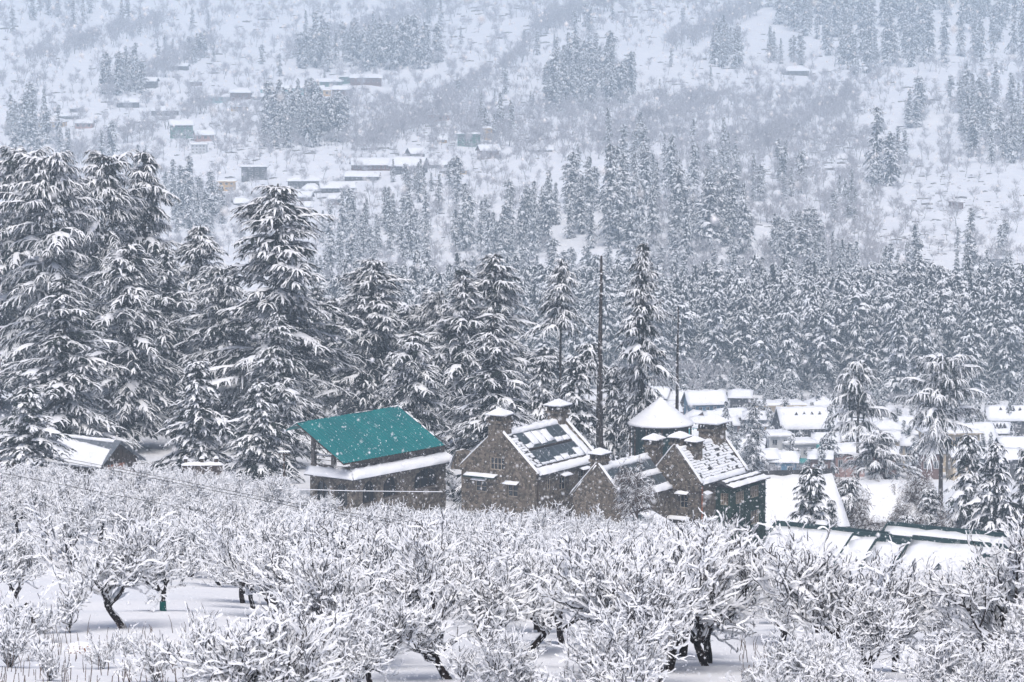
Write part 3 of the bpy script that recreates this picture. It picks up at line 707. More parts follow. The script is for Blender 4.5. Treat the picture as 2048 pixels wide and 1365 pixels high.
def left_house():
    c = at(1070, 950, 300); g = float(gz(c.x, 300)); t = thing('stone_house', 'steep stone gable house with dark glazed panels and two capped chimneys', 'house', (c.x, 300, g), A58)
    L, W, rise = 12.0, 8.5, 3.75; ze = c.z - g; S = math.hypot(W / 2, rise)
    fo = [(3.5, 5.2, ze + .1, ze + 1.35, 0), (5.6, 6.9, ze - 2.2, ze - 1.1, 0), (2.0, 3.2, ze - 2.4, ze - 1.2, 0)]
    so = [(2.2, 3.0, ze - 1.9, ze - .75, 0), (4.6, 5.9, ze - 2.2, ze - .9, 0), (8.2, 9.5, ze - 2.0, ze - .7, 0)]
    gable_walls(t, L, W, ze, rise, fo, so)
    for i, o in enumerate(fo): window(t, (0, 0, 0), Y, X, o, 4 if i == 0 else 2, 2)
    for o in so: window(t, (0, 0, 0), X, Y, o, 2, 2)
    hood(t, (0, 0, 0), Y, X, 5.4, 7.1, ze - .8, seed=1); hood(t, (0, 0, 0), Y, X, 1.8, 3.4, ze - .9, seed=2); hood(t, (0, 0, 0), X, Y, 4.4, 6.1, ze - .5, .7, seed=3); hood(t, (0, 0, 0), X, Y, 8.0, 9.7, ze - .35, .7, seed=4)
    # long green awning under the gable window
    aw = MB().prism([(-.02, 4.3, ze - .35), (-.75, 4.3, ze - .62), (-.75, 4.3, ze - .72), (-.02, 4.3, ze - .45)], (0, 3.6, 0)).build('awning', 'green_trim', t)
    MB().slab((0, 4.3, ze - .34), (0, 7.9, ze - .34), (-.7, 7.9, ze - .6), (-.7, 4.3, ze - .6), .1, 8, 3, seed=8, jit=.06).build('snow_cover', 'snow', aw, True)
    th = .12; P = lambda x, s, o=0.: V3(x, W / 2 * s / S - o * rise / S, ze + rise * s / S + o * (W / 2) / S)      # point on the right slope
    r = MB().prism([(.34, -.35, ze - .31), (.34, W / 2, ze + rise), (.34, W + .35, ze - .31), (.34, W + .35, ze - .31 + th), (.34, W / 2, ze + rise + th), (.34, -.35, ze - .31 + th)], (L - .68, 0, 0)).build('roof', 'slate', t)
    o = .13
    s = MB()
    s.slab(P(.35, -.35, o), P(L - .35, -.35, o), P(L - .35, .62, o), P(.35, .62, o), .16, 22, 3, seed=1)          # eave band
    s.slab(P(.35, S - .62, o), P(L - .35, S - .62, o), P(L - .35, S + .05, o), P(.35, S + .05, o), .2, 22, 3, seed=2)   # ridge band
    s.slab(P(L - 1.6, .6, o), P(L - .35, .6, o), P(L - .35, S - .6, o), P(L - 1.6, S - .6, o), .12, 4, 10, seed=3)
    s.slab(V3(.35, W + .35, ze - .18), V3(L - .35, W + .35, ze - .18), V3(L - .35, W / 2, ze + rise + .14), V3(.35, W / 2, ze + rise + .14), .25, 16, 6, seed=4)
    s.build('snow_cover', 'snow', r, True)
    slates(r, lambda x, q: P(x, q, .13), .36, 1.95, .6, S - .6, n=(P(0, 0, 1) - P(0, 0, 0)), snow_p=.75, seed=6)
    # two rows of glazed panels
    R = random.Random(5); pw = (L - 1.75 - 2.05) / 6
    for row, (sa, sb) in enumerate(((.72, 2.55), (2.95, 4.95))):
        for k in range(6):
            a = 2.05 + k * pw; b = a + pw - .06
            fr = MB().prism([P(a, sa, .14), P(b, sa, .14), P(b, sb, .14), P(a, sb, .14)], P(0, 0, .1) - P(0, 0, 0)).build('roof_panel', 'panel_glass', t)
            e = MB()
            for p_, q_ in ((P(a, sa, .25), P(b, sa, .25)), (P(b, sa, .25), P(b, sb, .25)), (P(b, sb, .25), P(a, sb, .25)), (P(a, sb, .25), P(a, sa, .25))): e.bar(p_, q_, .07, .05)
            e.build('panel_frame', 'grey_metal', fr)
            cov = {(1, 1): (.15, .95), (1, 2): (.1, .9), (1, 3): (.15, .9), (1, 0): (.0, .3), (1, 4): (.0, .25), (1, 5): (.0, .3), (0, 0): (0, .12), (0, 1): (0, .12), (0, 2): (0, .3), (0, 3): (0, .35), (0, 4): (0, .15), (0, 5): (0, .55)}[(row, k)]
            qa, qb = sa + (sb - sa) * cov[0], sa + (sb - sa) * cov[1]
            MB().slab(P(a + .03, qa, .262), P(b - .03, qa, .262), P(b - .03, qb, .262), P(a + .03, qb + R.uniform(-.1, .1), .262), .13, 5, 4, seed=row * 9 + k, jit=.09).build('snow_patch', 'snow', fr, True)
        MB().bar(P(2.0, sa - .1, .2), P(L - 1.75, sa - .1, .2), .1, .12).build('rail', 'wood_dark', t)
    chimney(t, .75, W / 2 + .25, ze + 2.2, ze + 5.45, .82, .8, 1.22, seed=1); chimney(t, L - .7, W / 2, ze + 2.2, ze + 5.2, .78, .72, 1.35, seed=2)
    # small gabled side roof at the left eave
    sr = MB().prism([(.5, W + 1.6, ze - .3), (.5, W + .2, ze - .3), (.5, W + .2, ze + 1.3), (.5, W + .9, ze + 1.5)], (1.6, 0, 0)).build('side_dormer', 'stone', t)
    MB().slab((.3, W + .9, ze + 1.52), (2.2, W + .9, ze + 1.52), (2.2, W + 1.8, ze - .3), (.3, W + 1.8, ze - .3), .2, 5, 5, seed=3).build('snow_cover', 'snow', sr, True)
    # downpipe on the long wall
    MB().tube([(.35, -.1, ze - .2), (.35, -.1, ze - 2.2), (.35, -.1, -1)], .06, 6).build('downpipe', 'wood_dark', t)
def slates(parent, P, x0, x1, s0, s1, n, snow_p=.7, seed=0, w=.36, h=.30, fill=1.0):
    "rows of lapped slates and the snow lying on them, each joined as one part"
    R = random.Random(seed); A, B = MB(), MB(); n = n.normalized(); row = 0; s = s0
    while s < s1:
        x = x0 - (w / 2 if row % 2 else 0)
        while x < x1:
            a, b = max(x + .02, x0), min(x + w - .02, x1); s2 = min(s + h * 1.25, s1 + .05)
            if b - a > .05:
                l = n * .06
                A.poly(P(a, s) + l, P(b, s) + l, P(b, s2), P(a, s2)); A.poly(P(a, s), P(b, s), P(b, s) + l, P(a, s) + l)
                if R.random() < snow_p:
                    q = s + R.uniform(.02, .16); hh = n * R.uniform(.09, .13); c0, c1 = P(a, q) + l * .9, P(b, q) + l * .9; d1, d0 = P(b, s2) + n * .02, P(a, s2) + n * .02
                    B.poly(c0, c1, c1 + hh, c0 + hh); B.poly(c0 + hh, c1 + hh, d1 + hh * .5, d0 + hh * .5); B.poly(c0, c0 + hh, d0 + hh * .5, d0); B.poly(c1, d1, d1 + hh * .5, c1 + hh)
            x += w
        s += h; row += 1
    o = A.build('slates', 'slate', parent); o['kind'] = 'stuff'; o = B.build('slate_snow', 'snow', parent); o['kind'] = 'stuff'
left_house()

# ------------------------------------------------------------------ stone manor: middle range, right gable wing, ivy bay
def manor():
    c = at(1397, 967, 303); g = float(gz(5, 303)) - .5; t = thing('stone_manor', 'stone manor wing with a slate gable, clustered chimneys and an ivy-green bay', 'house', (c.x, 303, g), A58)
    L, W, rise = 9.9, 5.4, 3.1; ze = c.z - g; S = math.hypot(W / 2, rise)
    fo = [(1.2, 2.1, ze - 2.6, ze - 1.3, 0), (3.4, 4.4, ze - 2.9, ze - 1.5, 0), (1.3, 2.3, ze - 5.2, ze - 3.9, 0)]; so = [(.9, 1.7, ze - 2.6, ze - 1.3, 0)]
    gable_walls(t, L, W, ze, rise, fo, so)
    for o in fo: window(t, (0, 0, 0), Y, X, o, 2, 2)
    window(t, (0, 0, 0), X, Y, so[0], 2, 2, gm='warm_glass')
    hood(t, (0, 0, 0), Y, X, 1.0, 2.4, ze - .95, .6, 1); hood(t, (0, 0, 0), Y, X, 3.2, 4.6, ze - 1.15, .6, 2); hood(t, (0, 0, 0), Y, X, .9, 3.6, ze - 3.5, .6, 3); hood(t, (0, 0, 0), X, Y, .7, 1.9, ze - 1.0, .55, 4)
    MB().tube([(.55, -.12, ze - .1), (.55, -.12, ze - 3), (.55, -.12, -1)], .09, 8).build('downpipe', 'brick_orange', t)
    MB().box(-.12, L, -.14, -.002, ze - .95, ze - .8).box(-.14, -.002, -.15, W + .1, ze - .95, ze - .8).build('string_course', 'wood_dark', t)
    th = .12; P = lambda x, s, o=0.: V3(x, W / 2 * s / S - o * rise / S, ze + rise * s / S + o * (W / 2) / S)
    r = MB().prism([(.34, -.3, ze - .34), (.34, W / 2, ze + rise), (.34, W + .3, ze - .34), (.34, W + .3, ze - .22), (.34, W / 2, ze + rise + th), (.34, -.3, ze - .22)], (L - .68, 0, 0)).build('roof', 'slate', t)
    slates(r, lambda x, q: P(x, q, .13), .36, L - .36, .25, S - .1, n=(P(0, 0, 1) - P(0, 0, 0)), snow_p=.86, seed=2)
    MB().slab(P(.36, -.35, .13), P(L - .36, -.35, .13), P(L - .36, .3, .13), P(.36, .3, .13), .2, 20, 3, seed=1).slab(V3(.35, W + .3, ze - .2), V3(L - .35, W + .3, ze - .2), V3(L - .35, W / 2, ze + rise + .14), V3(.35, W / 2, ze + rise + .14), .25, 14, 5, seed=4).slab(P(.36, S - .25, .13), P(L - .36, S - .25, .13), P(L - .36, S + .12, .13), P(.36, S + .12, .13), .18, 16, 3, seed=5).build('snow_cover', 'snow', r, True)
    chimney(t, L - 1.6, W / 2 + .3, ze + 1.6, ze + 4.75, 1.05, .95, 1.3, seed=3)
    chimney(t, 2.6, 1.9, ze + .9, ze + 3.7, .62, .55, 1.3, seed=4); chimney(t, 2.4, 3.5, ze + 1.4, ze + 4.0, .72, .6, 1.35, seed=5)
    chimney(t, 2.2, 6.3, ze - .2, ze + 3.6, .72, .62, 1.3, seed=6)
    # ivy-clad bay with its flat snowy roof
    zi = ze - .85; x0, x1, y0 = 3.6, 10.9, -1.75
    bw = [(.9, 2.75, zi - 1.75, zi - .55, 0), (4.0, 5.9, zi - 1.6, zi - .4, 0), (4.1, 6.0, zi - 4.3, zi - 2.9, 0)]; ew = [(.35, 1.25, zi - 1.75, zi - .55, 0)]
    mb = MB(); wall_panel(mb, (x0, y0, 0), X, Y, [(0, zi), (x1 - x0, zi)], -10, bw, .22); wall_panel(mb, (x0, y0, 0), Y, X, [(0, zi), (-y0, zi)], -10, ew, .22); mb.poly((x1, y0, -10), (x1, 2, -10), (x1, 2, zi), (x1, y0, zi)); bay = mb.build('bay_wall', 'ivy', t)
    for o in bw: window(t, (x0, y0, 0), X, Y, o, 5, 3, 'frame_pale', 'warm_glass' if o[2] > zi - 3 else 'glass', .12, .06)
    window(t, (x0, y0, 0), Y, X, ew[0], 3, 3, 'frame_pale', 'warm_glass', .12, .06)
    R = random.Random(12); lf = MB()
    for k in range(3400):
        if R.random() < .8: x, y, nn = R.uniform(x0, x1), y0, V3(0, -1, 0); u = x - x0; ops = bw
        else: x, y, nn = x0, R.uniform(y0, 0), V3(-1, 0, 0); u = y - y0; ops = ew
        z = R.uniform(-5, zi - .1)
        if any(o[0] - .1 < u < o[1] + .1 and o[2] - .1 < z < o[3] + .1 for o in ops): continue
        p = V3(x, y, z) + nn * R.uniform(.02, .16); q = .16
        a, b, d = (V3(R.uniform(-q, q), R.uniform(-.06, .06), R.uniform(-q, q)) if nn.y else V3(R.uniform(-.06, .06), R.uniform(-q, q), R.uniform(-q, q)) for _ in range(3)); lf.poly(p + a, p + b, p + d)
    o = lf.build('ivy_leaves', 'ivy', bay); o['kind'] = 'stuff'
    br = MB().prism([(x0 - .4, y0 - .4, zi + .02), (x1 + .3, y0 - .4, zi + .02), (x1 + .3, -.02, zi + .5), (x0 - .4, -.02, zi + .5)], (0, 0, .1)).build('bay_roof', 'slate', t)
    f = lambda x, v: V3(x, y0 - .45 + v * (-.45 - y0 + .4), zi + .125 + v * .48)
    MB().slab(f(x0 - .4, 0), f(x1 + .3, 0), f(x1 + .3, .5), f(x0 - .4, .5), .18, 18, 4, seed=2, jit=.15).slab(f(x0 + .2, .68), f(x1 + .3, .68), f(x1 + .3, 1), f(x0 + .2, 1), .14, 16, 3, seed=7, jit=.1).build('snow_cover', 'snow', br, True)
    # middle range with roof lights
    mx0, mx1, my0, my1 = -9.6, .0, 3.2, 8.6; zm = ze - .55; mr = 2.9; mw = my1 - my0; SM = math.hypot(mw / 2, mr)
    mb = MB(); wall_panel(mb, (mx0, my0, 0), X, Y, [(0, zm), (mx1 - mx0, zm)], -6, [(1.2, 2.2, zm - 2.6, zm - 1.4, 0), (3.6, 4.6, zm - 2.6, zm - 1.4, 0)]); wall_panel(mb, (mx0, my0, 0), Y, X, [(0, zm), (mw / 2, zm + mr), (mw, zm)], -6); mb.build('range_wall', 'stone', t)
    for o in ((1.2, 2.2, zm - 2.6, zm - 1.4, 0), (3.6, 4.6, zm - 2.6, zm - 1.4, 0)): window(t, (mx0, my0, 0), X, Y, o, 2, 2)
    hood(t, (mx0, my0, 0), X, Y, .9, 2.5, zm - 1.1, .65, 5); hood(t, (mx0, my0, 0), X, Y, 3.3, 4.9, zm - 1.1, .65, 6)
    Q = lambda x, s, o=0.: V3(x, my0 + mw / 2 * s / SM - o * mr / SM, zm + mr * s / SM + o * (mw / 2) / SM)
    rr_ = MB().prism([Q(mx0, -.3), Q(mx0, SM), V3(mx0, my1 + .3, zm - .3), V3(mx0, my1 + .3, zm - .2), Q(mx0, SM, .14), Q(mx0, -.3, .12)], (mx1 - mx0 - .02, 0, 0)).build('range_roof', 'slate', t)
    s = MB()
    for a, b in ((-.35, .45), (1.55, 2.2), (SM - .6, SM + .1)): s.slab(Q(mx0, a, .13), Q(mx1 - .03, a, .13), Q(mx1 - .03, b, .13), Q(mx0, b, .13), .2, 14, 3, seed=int(a * 5 + 9))
    s.slab(V3(mx0, my1 + .3, zm - .2), V3(mx1, my1 + .3, zm - .2), V3(mx1, my0 + mw / 2, zm + mr + .15), V3(mx0, my0 + mw / 2, zm + mr + .15), .25, 10, 5, seed=3).build('snow_cover', 'snow', rr_, True)
    for sa, sb in ((.5, 1.5), (2.3, SM - .7)):
        for k in range(6):
            a = mx0 + .5 + k * 1.48
            f_ = MB().prism([Q(a, sa, .14), Q(a + 1.3, sa, .14), Q(a + 1.3, sb, .14), Q(a, sb, .14)], Q(0, 0, .08) - Q(0, 0, 0)).build('roof_light', 'panel_glass', t)
            e = MB()
            for p_, q_ in ((Q(a, sa, .24), Q(a + 1.3, sa, .24)), (Q(a + 1.3, sa, .24), Q(a + 1.3, sb, .24)), (Q(a + 1.3, sb, .24), Q(a, sb, .24)), (Q(a, sb, .24), Q(a, sa, .24))): e.bar(p_, q_, .06, .05)
            e.build('roof_light_frame', 'grey_metal', f_)
    coping(t, (mx0 + .16, my0 - .25, zm - .1), (mx0 + .16, my0 + mw / 2, zm + mr + .3), seed=31); coping(t, (mx0 + .16, my1 + .25, zm - .1), (mx0 + .16, my0 + mw / 2, zm + mr + .3), seed=32)
    chimney(t, mx0 + 1.0, my0 + mw / 2 + .3, zm + 1.5, zm + 4.1, .7, .6, 1.3, seed=9)
    # glazed lean-to with a curved brick wall in front of the range
    lx0, lx1, ly = -11.0, -5.6, 1.2; zl = ze - 2.6
    gl = MB().prism([(lx0, ly - 2.0, zl - .9), (lx1, ly - 2.0, zl - .9), (lx1, ly + 1.0, zl + .5), (lx0, ly + 1.0, zl + .5)], (0, 0, .1)).build('lean_to_roof', 'panel_glass', t)
    for k in range(5): x = lx0 + k * (lx1 - lx0) / 4; MB().bar((x, ly - 2.0, zl - .77), (x, ly + 1.0, zl + .63), .08, .06).build('glazing_bar', 'grey_metal', gl)
    MB().slab((lx0 + 2.9, ly - 1.9, zl - .74), (lx1, ly - 1.9, zl - .74), (lx1, ly + 1.0, zl + .61), (lx0 + 2.9, ly + 1.0, zl + .61), .15, 8, 5, seed=1).slab((lx0, ly + .7, zl + .5), (lx0 + 2.8, ly + .7, zl + .5), (lx0 + 2.8, ly + 1.1, zl + .66), (lx0, ly + 1.1, zl + .66), .12, 5, 3, seed=2).build('snow_cover', 'snow', gl, True)
    cw = MB(); N = 14
    for k in range(N):
        a0, a1 = math.pi * k / N, math.pi * (k + 1) / N; f0, f1 = (V3(lx0 + (lx1 - lx0) * (1 - math.cos(q)) / 2, ly - 1.6 - .7 * math.sin(q), 0) for q in (a0, a1)); cw.poly(f0 + V3(0, 0, -5), f1 + V3(0, 0, -5), f1 + V3(0, 0, zl - .92), f0 + V3(0, 0, zl - .92))
    cw.build('brick_wall', 'wall_brown', t)
manor()
# round pavilion
def pavilion():
    c = at(1321, 850, 324); g = float(gz(c.x, 324)); t = thing('round_pavilion', 'round dark green pavilion with a snow-covered conical roof behind the manor', 'pavilion', (c.x, 324, g))
    r = 66 * K * 324; z = c.z - g; m = MB(); m.lathe(0, 0, [(r * .86, -6), (r * .86, z + .1)], 28).build('wall', 'green_trim', t)
    for k in range(12):
        a = k * math.pi / 6; MB().box(-.08, .08, -.08, .08, -5, z).build('post', 'wood_dark', t, loc=(r * .93 * math.cos(a), r * .93 * math.sin(a), 0))
    rise = 2.55; prof = [(r * 1.0, z - .02), (r * 1.01, z + .08)]; n = 11
    ro = MB().lathe(0, 0, prof + [(.3, z + rise)], 32).build('roof', 'slate', t)
    prof = [(r * 1.0, z + .085), (r * 1.03, z + .2)]
    for k in range(1, n + 1):
        f = k / n; rr_ = r * (1 - f) * 1.02 + .22 * f; zz = z + .16 + rise * f ** 1.02; prof += [(rr_ + .10, zz - .07), (rr_ + .06, zz + .06)]
    prof.append((.01, z + rise + .38)); MB().lathe(0, 0, prof, 36).build('snow_cover', 'snow', ro, True)
pavilion()

# ------------------------------------------------------------------ left shed, stone wall, low roof at the frame edge
def left_shed():
    Yd = 322; c = at(232, 885, Yd); g = float(gz(c.x, Yd)); a = math.radians(55)
    ze = pxz(916, Yd) - g; rise = 1.75
    t = thing('shed', 'timber shed with a dark gable, brick-orange lower wall and half-bare metal roof at left', 'shed', (c.x, Yd, g), a)
    # ridge runs to the left and back; gable faces the camera at right
    MB().poly((-2.2, 0, -1), (2.9, 0, -1), (2.9, 0, ze), (.1, 0, ze + rise), (-2.2, 0, ze)).poly((2.9, 0, -1), (2.9, 7, -1), (2.9, 7, ze), (2.9, 0, ze)).poly((-2.2, 0, -1), (-2.2, 7, -1), (-2.2, 7, ze), (-2.2, 0, ze)).build('wall', 'wood_dark', t)
    for k in range(9): x = -2.1 + k * .6; MB().box(x, x + .5, -.07, -.004, ze - 1.1, ze + max(.05, rise * (1 - abs(x + .25) / 2.7) - .15)).build('plank', 'wood_dark', t)
    MB().box(-1.5, 1.0, -.25, -.002, -1, ze - .6).build('brick_panel', 'brick_orange', t)
    r = MB().prism([(-3.2, -.7, ze - .75), (.1, -.7, ze + rise), (3.9, -.7, ze - .75), (3.9, -.7, ze - .67), (.1, -.7, ze + rise + .1), (-3.2, -.7, ze - .67)], (0, 8.4, 0)).build('roof', 'grey_metal', t)
    k = (rise + .75) / 3.3
    f = lambda q, y: V3(.1 - 3.3 * q, y, ze + rise + .11 - (rise + .75) * q); h = lambda q, y: V3(.1 + 3.8 * q, y, ze + rise + .11 - (rise + .75) * q)
    MB().slab(f(.35, -.1), f(1, -.7), f(1, 7.7), f(.1, 7.7), .25, 7, 12, seed=4).slab(h(.05, .1), h(.95, -.7), h(1, -.1), h(.05, .9), .14, 8, 3, seed=5).slab(f(0, .2), f(.1, .2), f(.1, 7.7), f(0, 7.7), .16, 3, 14, seed=6).build('snow_cover', 'snow', r, True)
left_shed()
b = at(15, 905, 318); house('low grey metal roof cut off by the left frame edge', 'shed', (b.x - 2, 318, float(gz(b.x, 318))), math.radians(12), 9, 5, pxz(918, 318) - float(gz(b.x, 318)), 1.3, 'shed', 'wood_dark', 'grey_metal', .12, .5, (0, 1), name='shed', seed=5, bare=('front',))
def garden_wall():
    Yd = 306; p, q = at(366, 985, Yd), at(445, 985, Yd); g = float(gz(p.x, Yd)); ht = pxz(932, Yd) - g; L = (q - p).length
    t = thing('stone_wall', 'stretch of old stone wall with snow-topped posts left of the teal-roofed house', 'wall', (p.x, Yd, g), .06)
    MB().box(0, L, 0, .5, -1, ht).build('wall_body', 'dark_stone', t)
    MB().slab((-.1, -.1, ht + .004), (L + .1, -.1, ht + .004), (L + .1, .6, ht + .004), (-.1, .6, ht + .004), .3, 10, 3, seed=3, jit=.1).build('snow_cover', 'snow', t, True)
    for x in (.3, 1.9, 3.3):
        b = MB().box(x - .16, x + .16, .1, .4, ht + .01, ht + .65).build('post', 'wood_dark', t); MB().slab((x - .25, 0, ht + .66), (x + .25, 0, ht + .66), (x + .25, .5, ht + .66), (x - .25, .5, ht + .66), .25, 3, 3, seed=int(x * 9), jit=.04).build('snow_cap', 'snow', b, True)
    MB().box(-2.6, 0 - .01, .15, .35, ht - 1.05, ht - .95).build('rail', 'wood_dark', t); MB().slab((-2.6, .1, ht - .94), (0, .1, ht - .94), (0, .4, ht - .94), (-2.6, .4, ht - .94), .12, 8, 2, seed=5, jit=.03).build('snow_line', 'snow', t, True)
garden_wall()

# ------------------------------------------------------------------ snowy roofs right of the manor
def long_shed(label, px, py, Yd, L, D, h, rise, a=-32, seed=0, name='lodge', **k):
    b = at(px, py, Yd); g = float(gz(b.x, Yd)); zt = b.z
    t = house(label, 'lodge', (b.x, Yd, zt - h - rise - .45), math.radians(a), L, D, h, rise, 'gable', 'wall_dark', 'green_trim', .3, .7, k.pop('wins', (5, 1)), 1, 'green_trim', name, 'lodges right of the manor', seed, ('green_trim', 'glass'), sub=6, **k)
    o = .7; kk = rise / (D / 2); ze = h - o * kk; e = L / 2 + o
    MB().box(-e, e, -o - .07, -o - .002, ze - .28, ze + .2).build('fascia', 'green_trim', t)
    for sx in (-1, 1):
        for y in (-o, D + o): MB().bar((sx * (e + .05), y, ze + .14), (sx * (e + .05), D / 2, h + rise + .16), .1, .55).build('verge_board', 'green_trim', t)
    MB().box(-e, e, D / 2 - .1, D / 2 + .1, h + rise + .1, h + rise + .58).build('ridge_board', 'green_trim', t)
    return t
long_shed('long snowy lodge roof with a dark green edge right of the ivy bay', 1626, 1068, 285, 10.4, 8.0, 3.2, 2.0, seed=1)
long_shed('snowy lodge roof between the long one and the stepped one at the right', 1770, 1086, 281, 8.2, 7.0, 3.2, 1.9, seed=2)
long_shed('highest snowy lodge roof of the stepped cluster at the right', 1890, 1072, 292, 14.0, 7.5, 3.6, 2.0, seed=3)
long_shed('short snowy lodge roof overlapping the highest one at the right', 1800, 1092, 276, 5.5, 5.0, 3.0, 1.4, seed=4)
long_shed('large snowy lodge roof with green eaves nearest the orchard at the right', 1925, 1104, 270, 12.5, 9.5, 3.2, 2.4, seed=5, wins=(6, 1))
long_shed('steep green-gabled lodge roof cut by the right frame edge', 2068, 1110, 262, 6, 7, 3, 2.6, 58, seed=6)
for i, (px, py, Yd, lab) in enumerate([(1882, 1132, 268, 'small green triangular dormer on the lodge roof nearest the orchard'), (1985, 1088, 284, 'small green triangular dormer high on the right lodge roof')]):
    b = at(px, py, Yd); t = thing('roof_dormer', lab, 'dormer', (b.x, Yd, b.z - .5), math.radians(-32)); MB().prism([(-.9, -.3, -.4), (.9, -.3, -.4), (0, -.3, .75)], (0, 2.4, 0)).build('gable', 'green_trim', t)
    MB().slab((-1.1, -.5, -.45), (0, -.5, .8), (0, 2.2, .8), (-1.1, 2.2, -.45), .16, 5, 5, seed=i).slab((1.1, -.5, -.45), (0, -.5, .8), (0, 2.2, .8), (1.1, 2.2, -.45), .16, 5, 5, seed=i + 5).build('snow_cover', 'snow', t, True)
b = at(1605, 1052, 330); BIG = house('big snow-covered roof with a small dormer right behind the ivy bay', 'house', (b.x, 330, b.z - 2), math.radians(14), 8.6, 10.0, 2.4, 4.2, 'gable', 'wall_dark', 'slate', .3, .8, (4, 1), 1, 'green_trim', 'house', None, 8, sub=5)
t = BIG; dm = MB().prism([(1.6, 1.6, 3.2), (3.0, 1.6, 3.2), (2.3, 1.6, 4.6)], (0, 2.6, 0)).build('dormer', 'wall_dark', t)
MB().slab((1.4, 1.4, 3.1), (2.3, 1.4, 4.65), (2.3, 4, 4.65), (1.4, 4, 3.1), .16, 4, 4, seed=1).slab((3.2, 1.4, 3.1), (2.3, 1.4, 4.65), (2.3, 4, 4.65), (3.2, 4, 3.1), .16, 4, 4, seed=2).build('snow_cover', 'snow', dm, True)
MB().box(-5.1, 5.1, 4.85, 5.15, 6.7, 7.25).build('ridge_board', 'slate', t)
b = at(1776, 1040, 378); house('plain pale snowy hall roof between the two right firs', 'hall', (b.x, 378, b.z - 3), math.radians(6), 7.4, 11.0, 3.0, 3.9, 'gable', 'wall_dark', 'slate', .2, .5, (4, 1), 1, 'wood_dark', 'hall', None, 9, sub=5)

# ------------------------------------------------------------------ valley houses
TG = 'houses of the valley town'
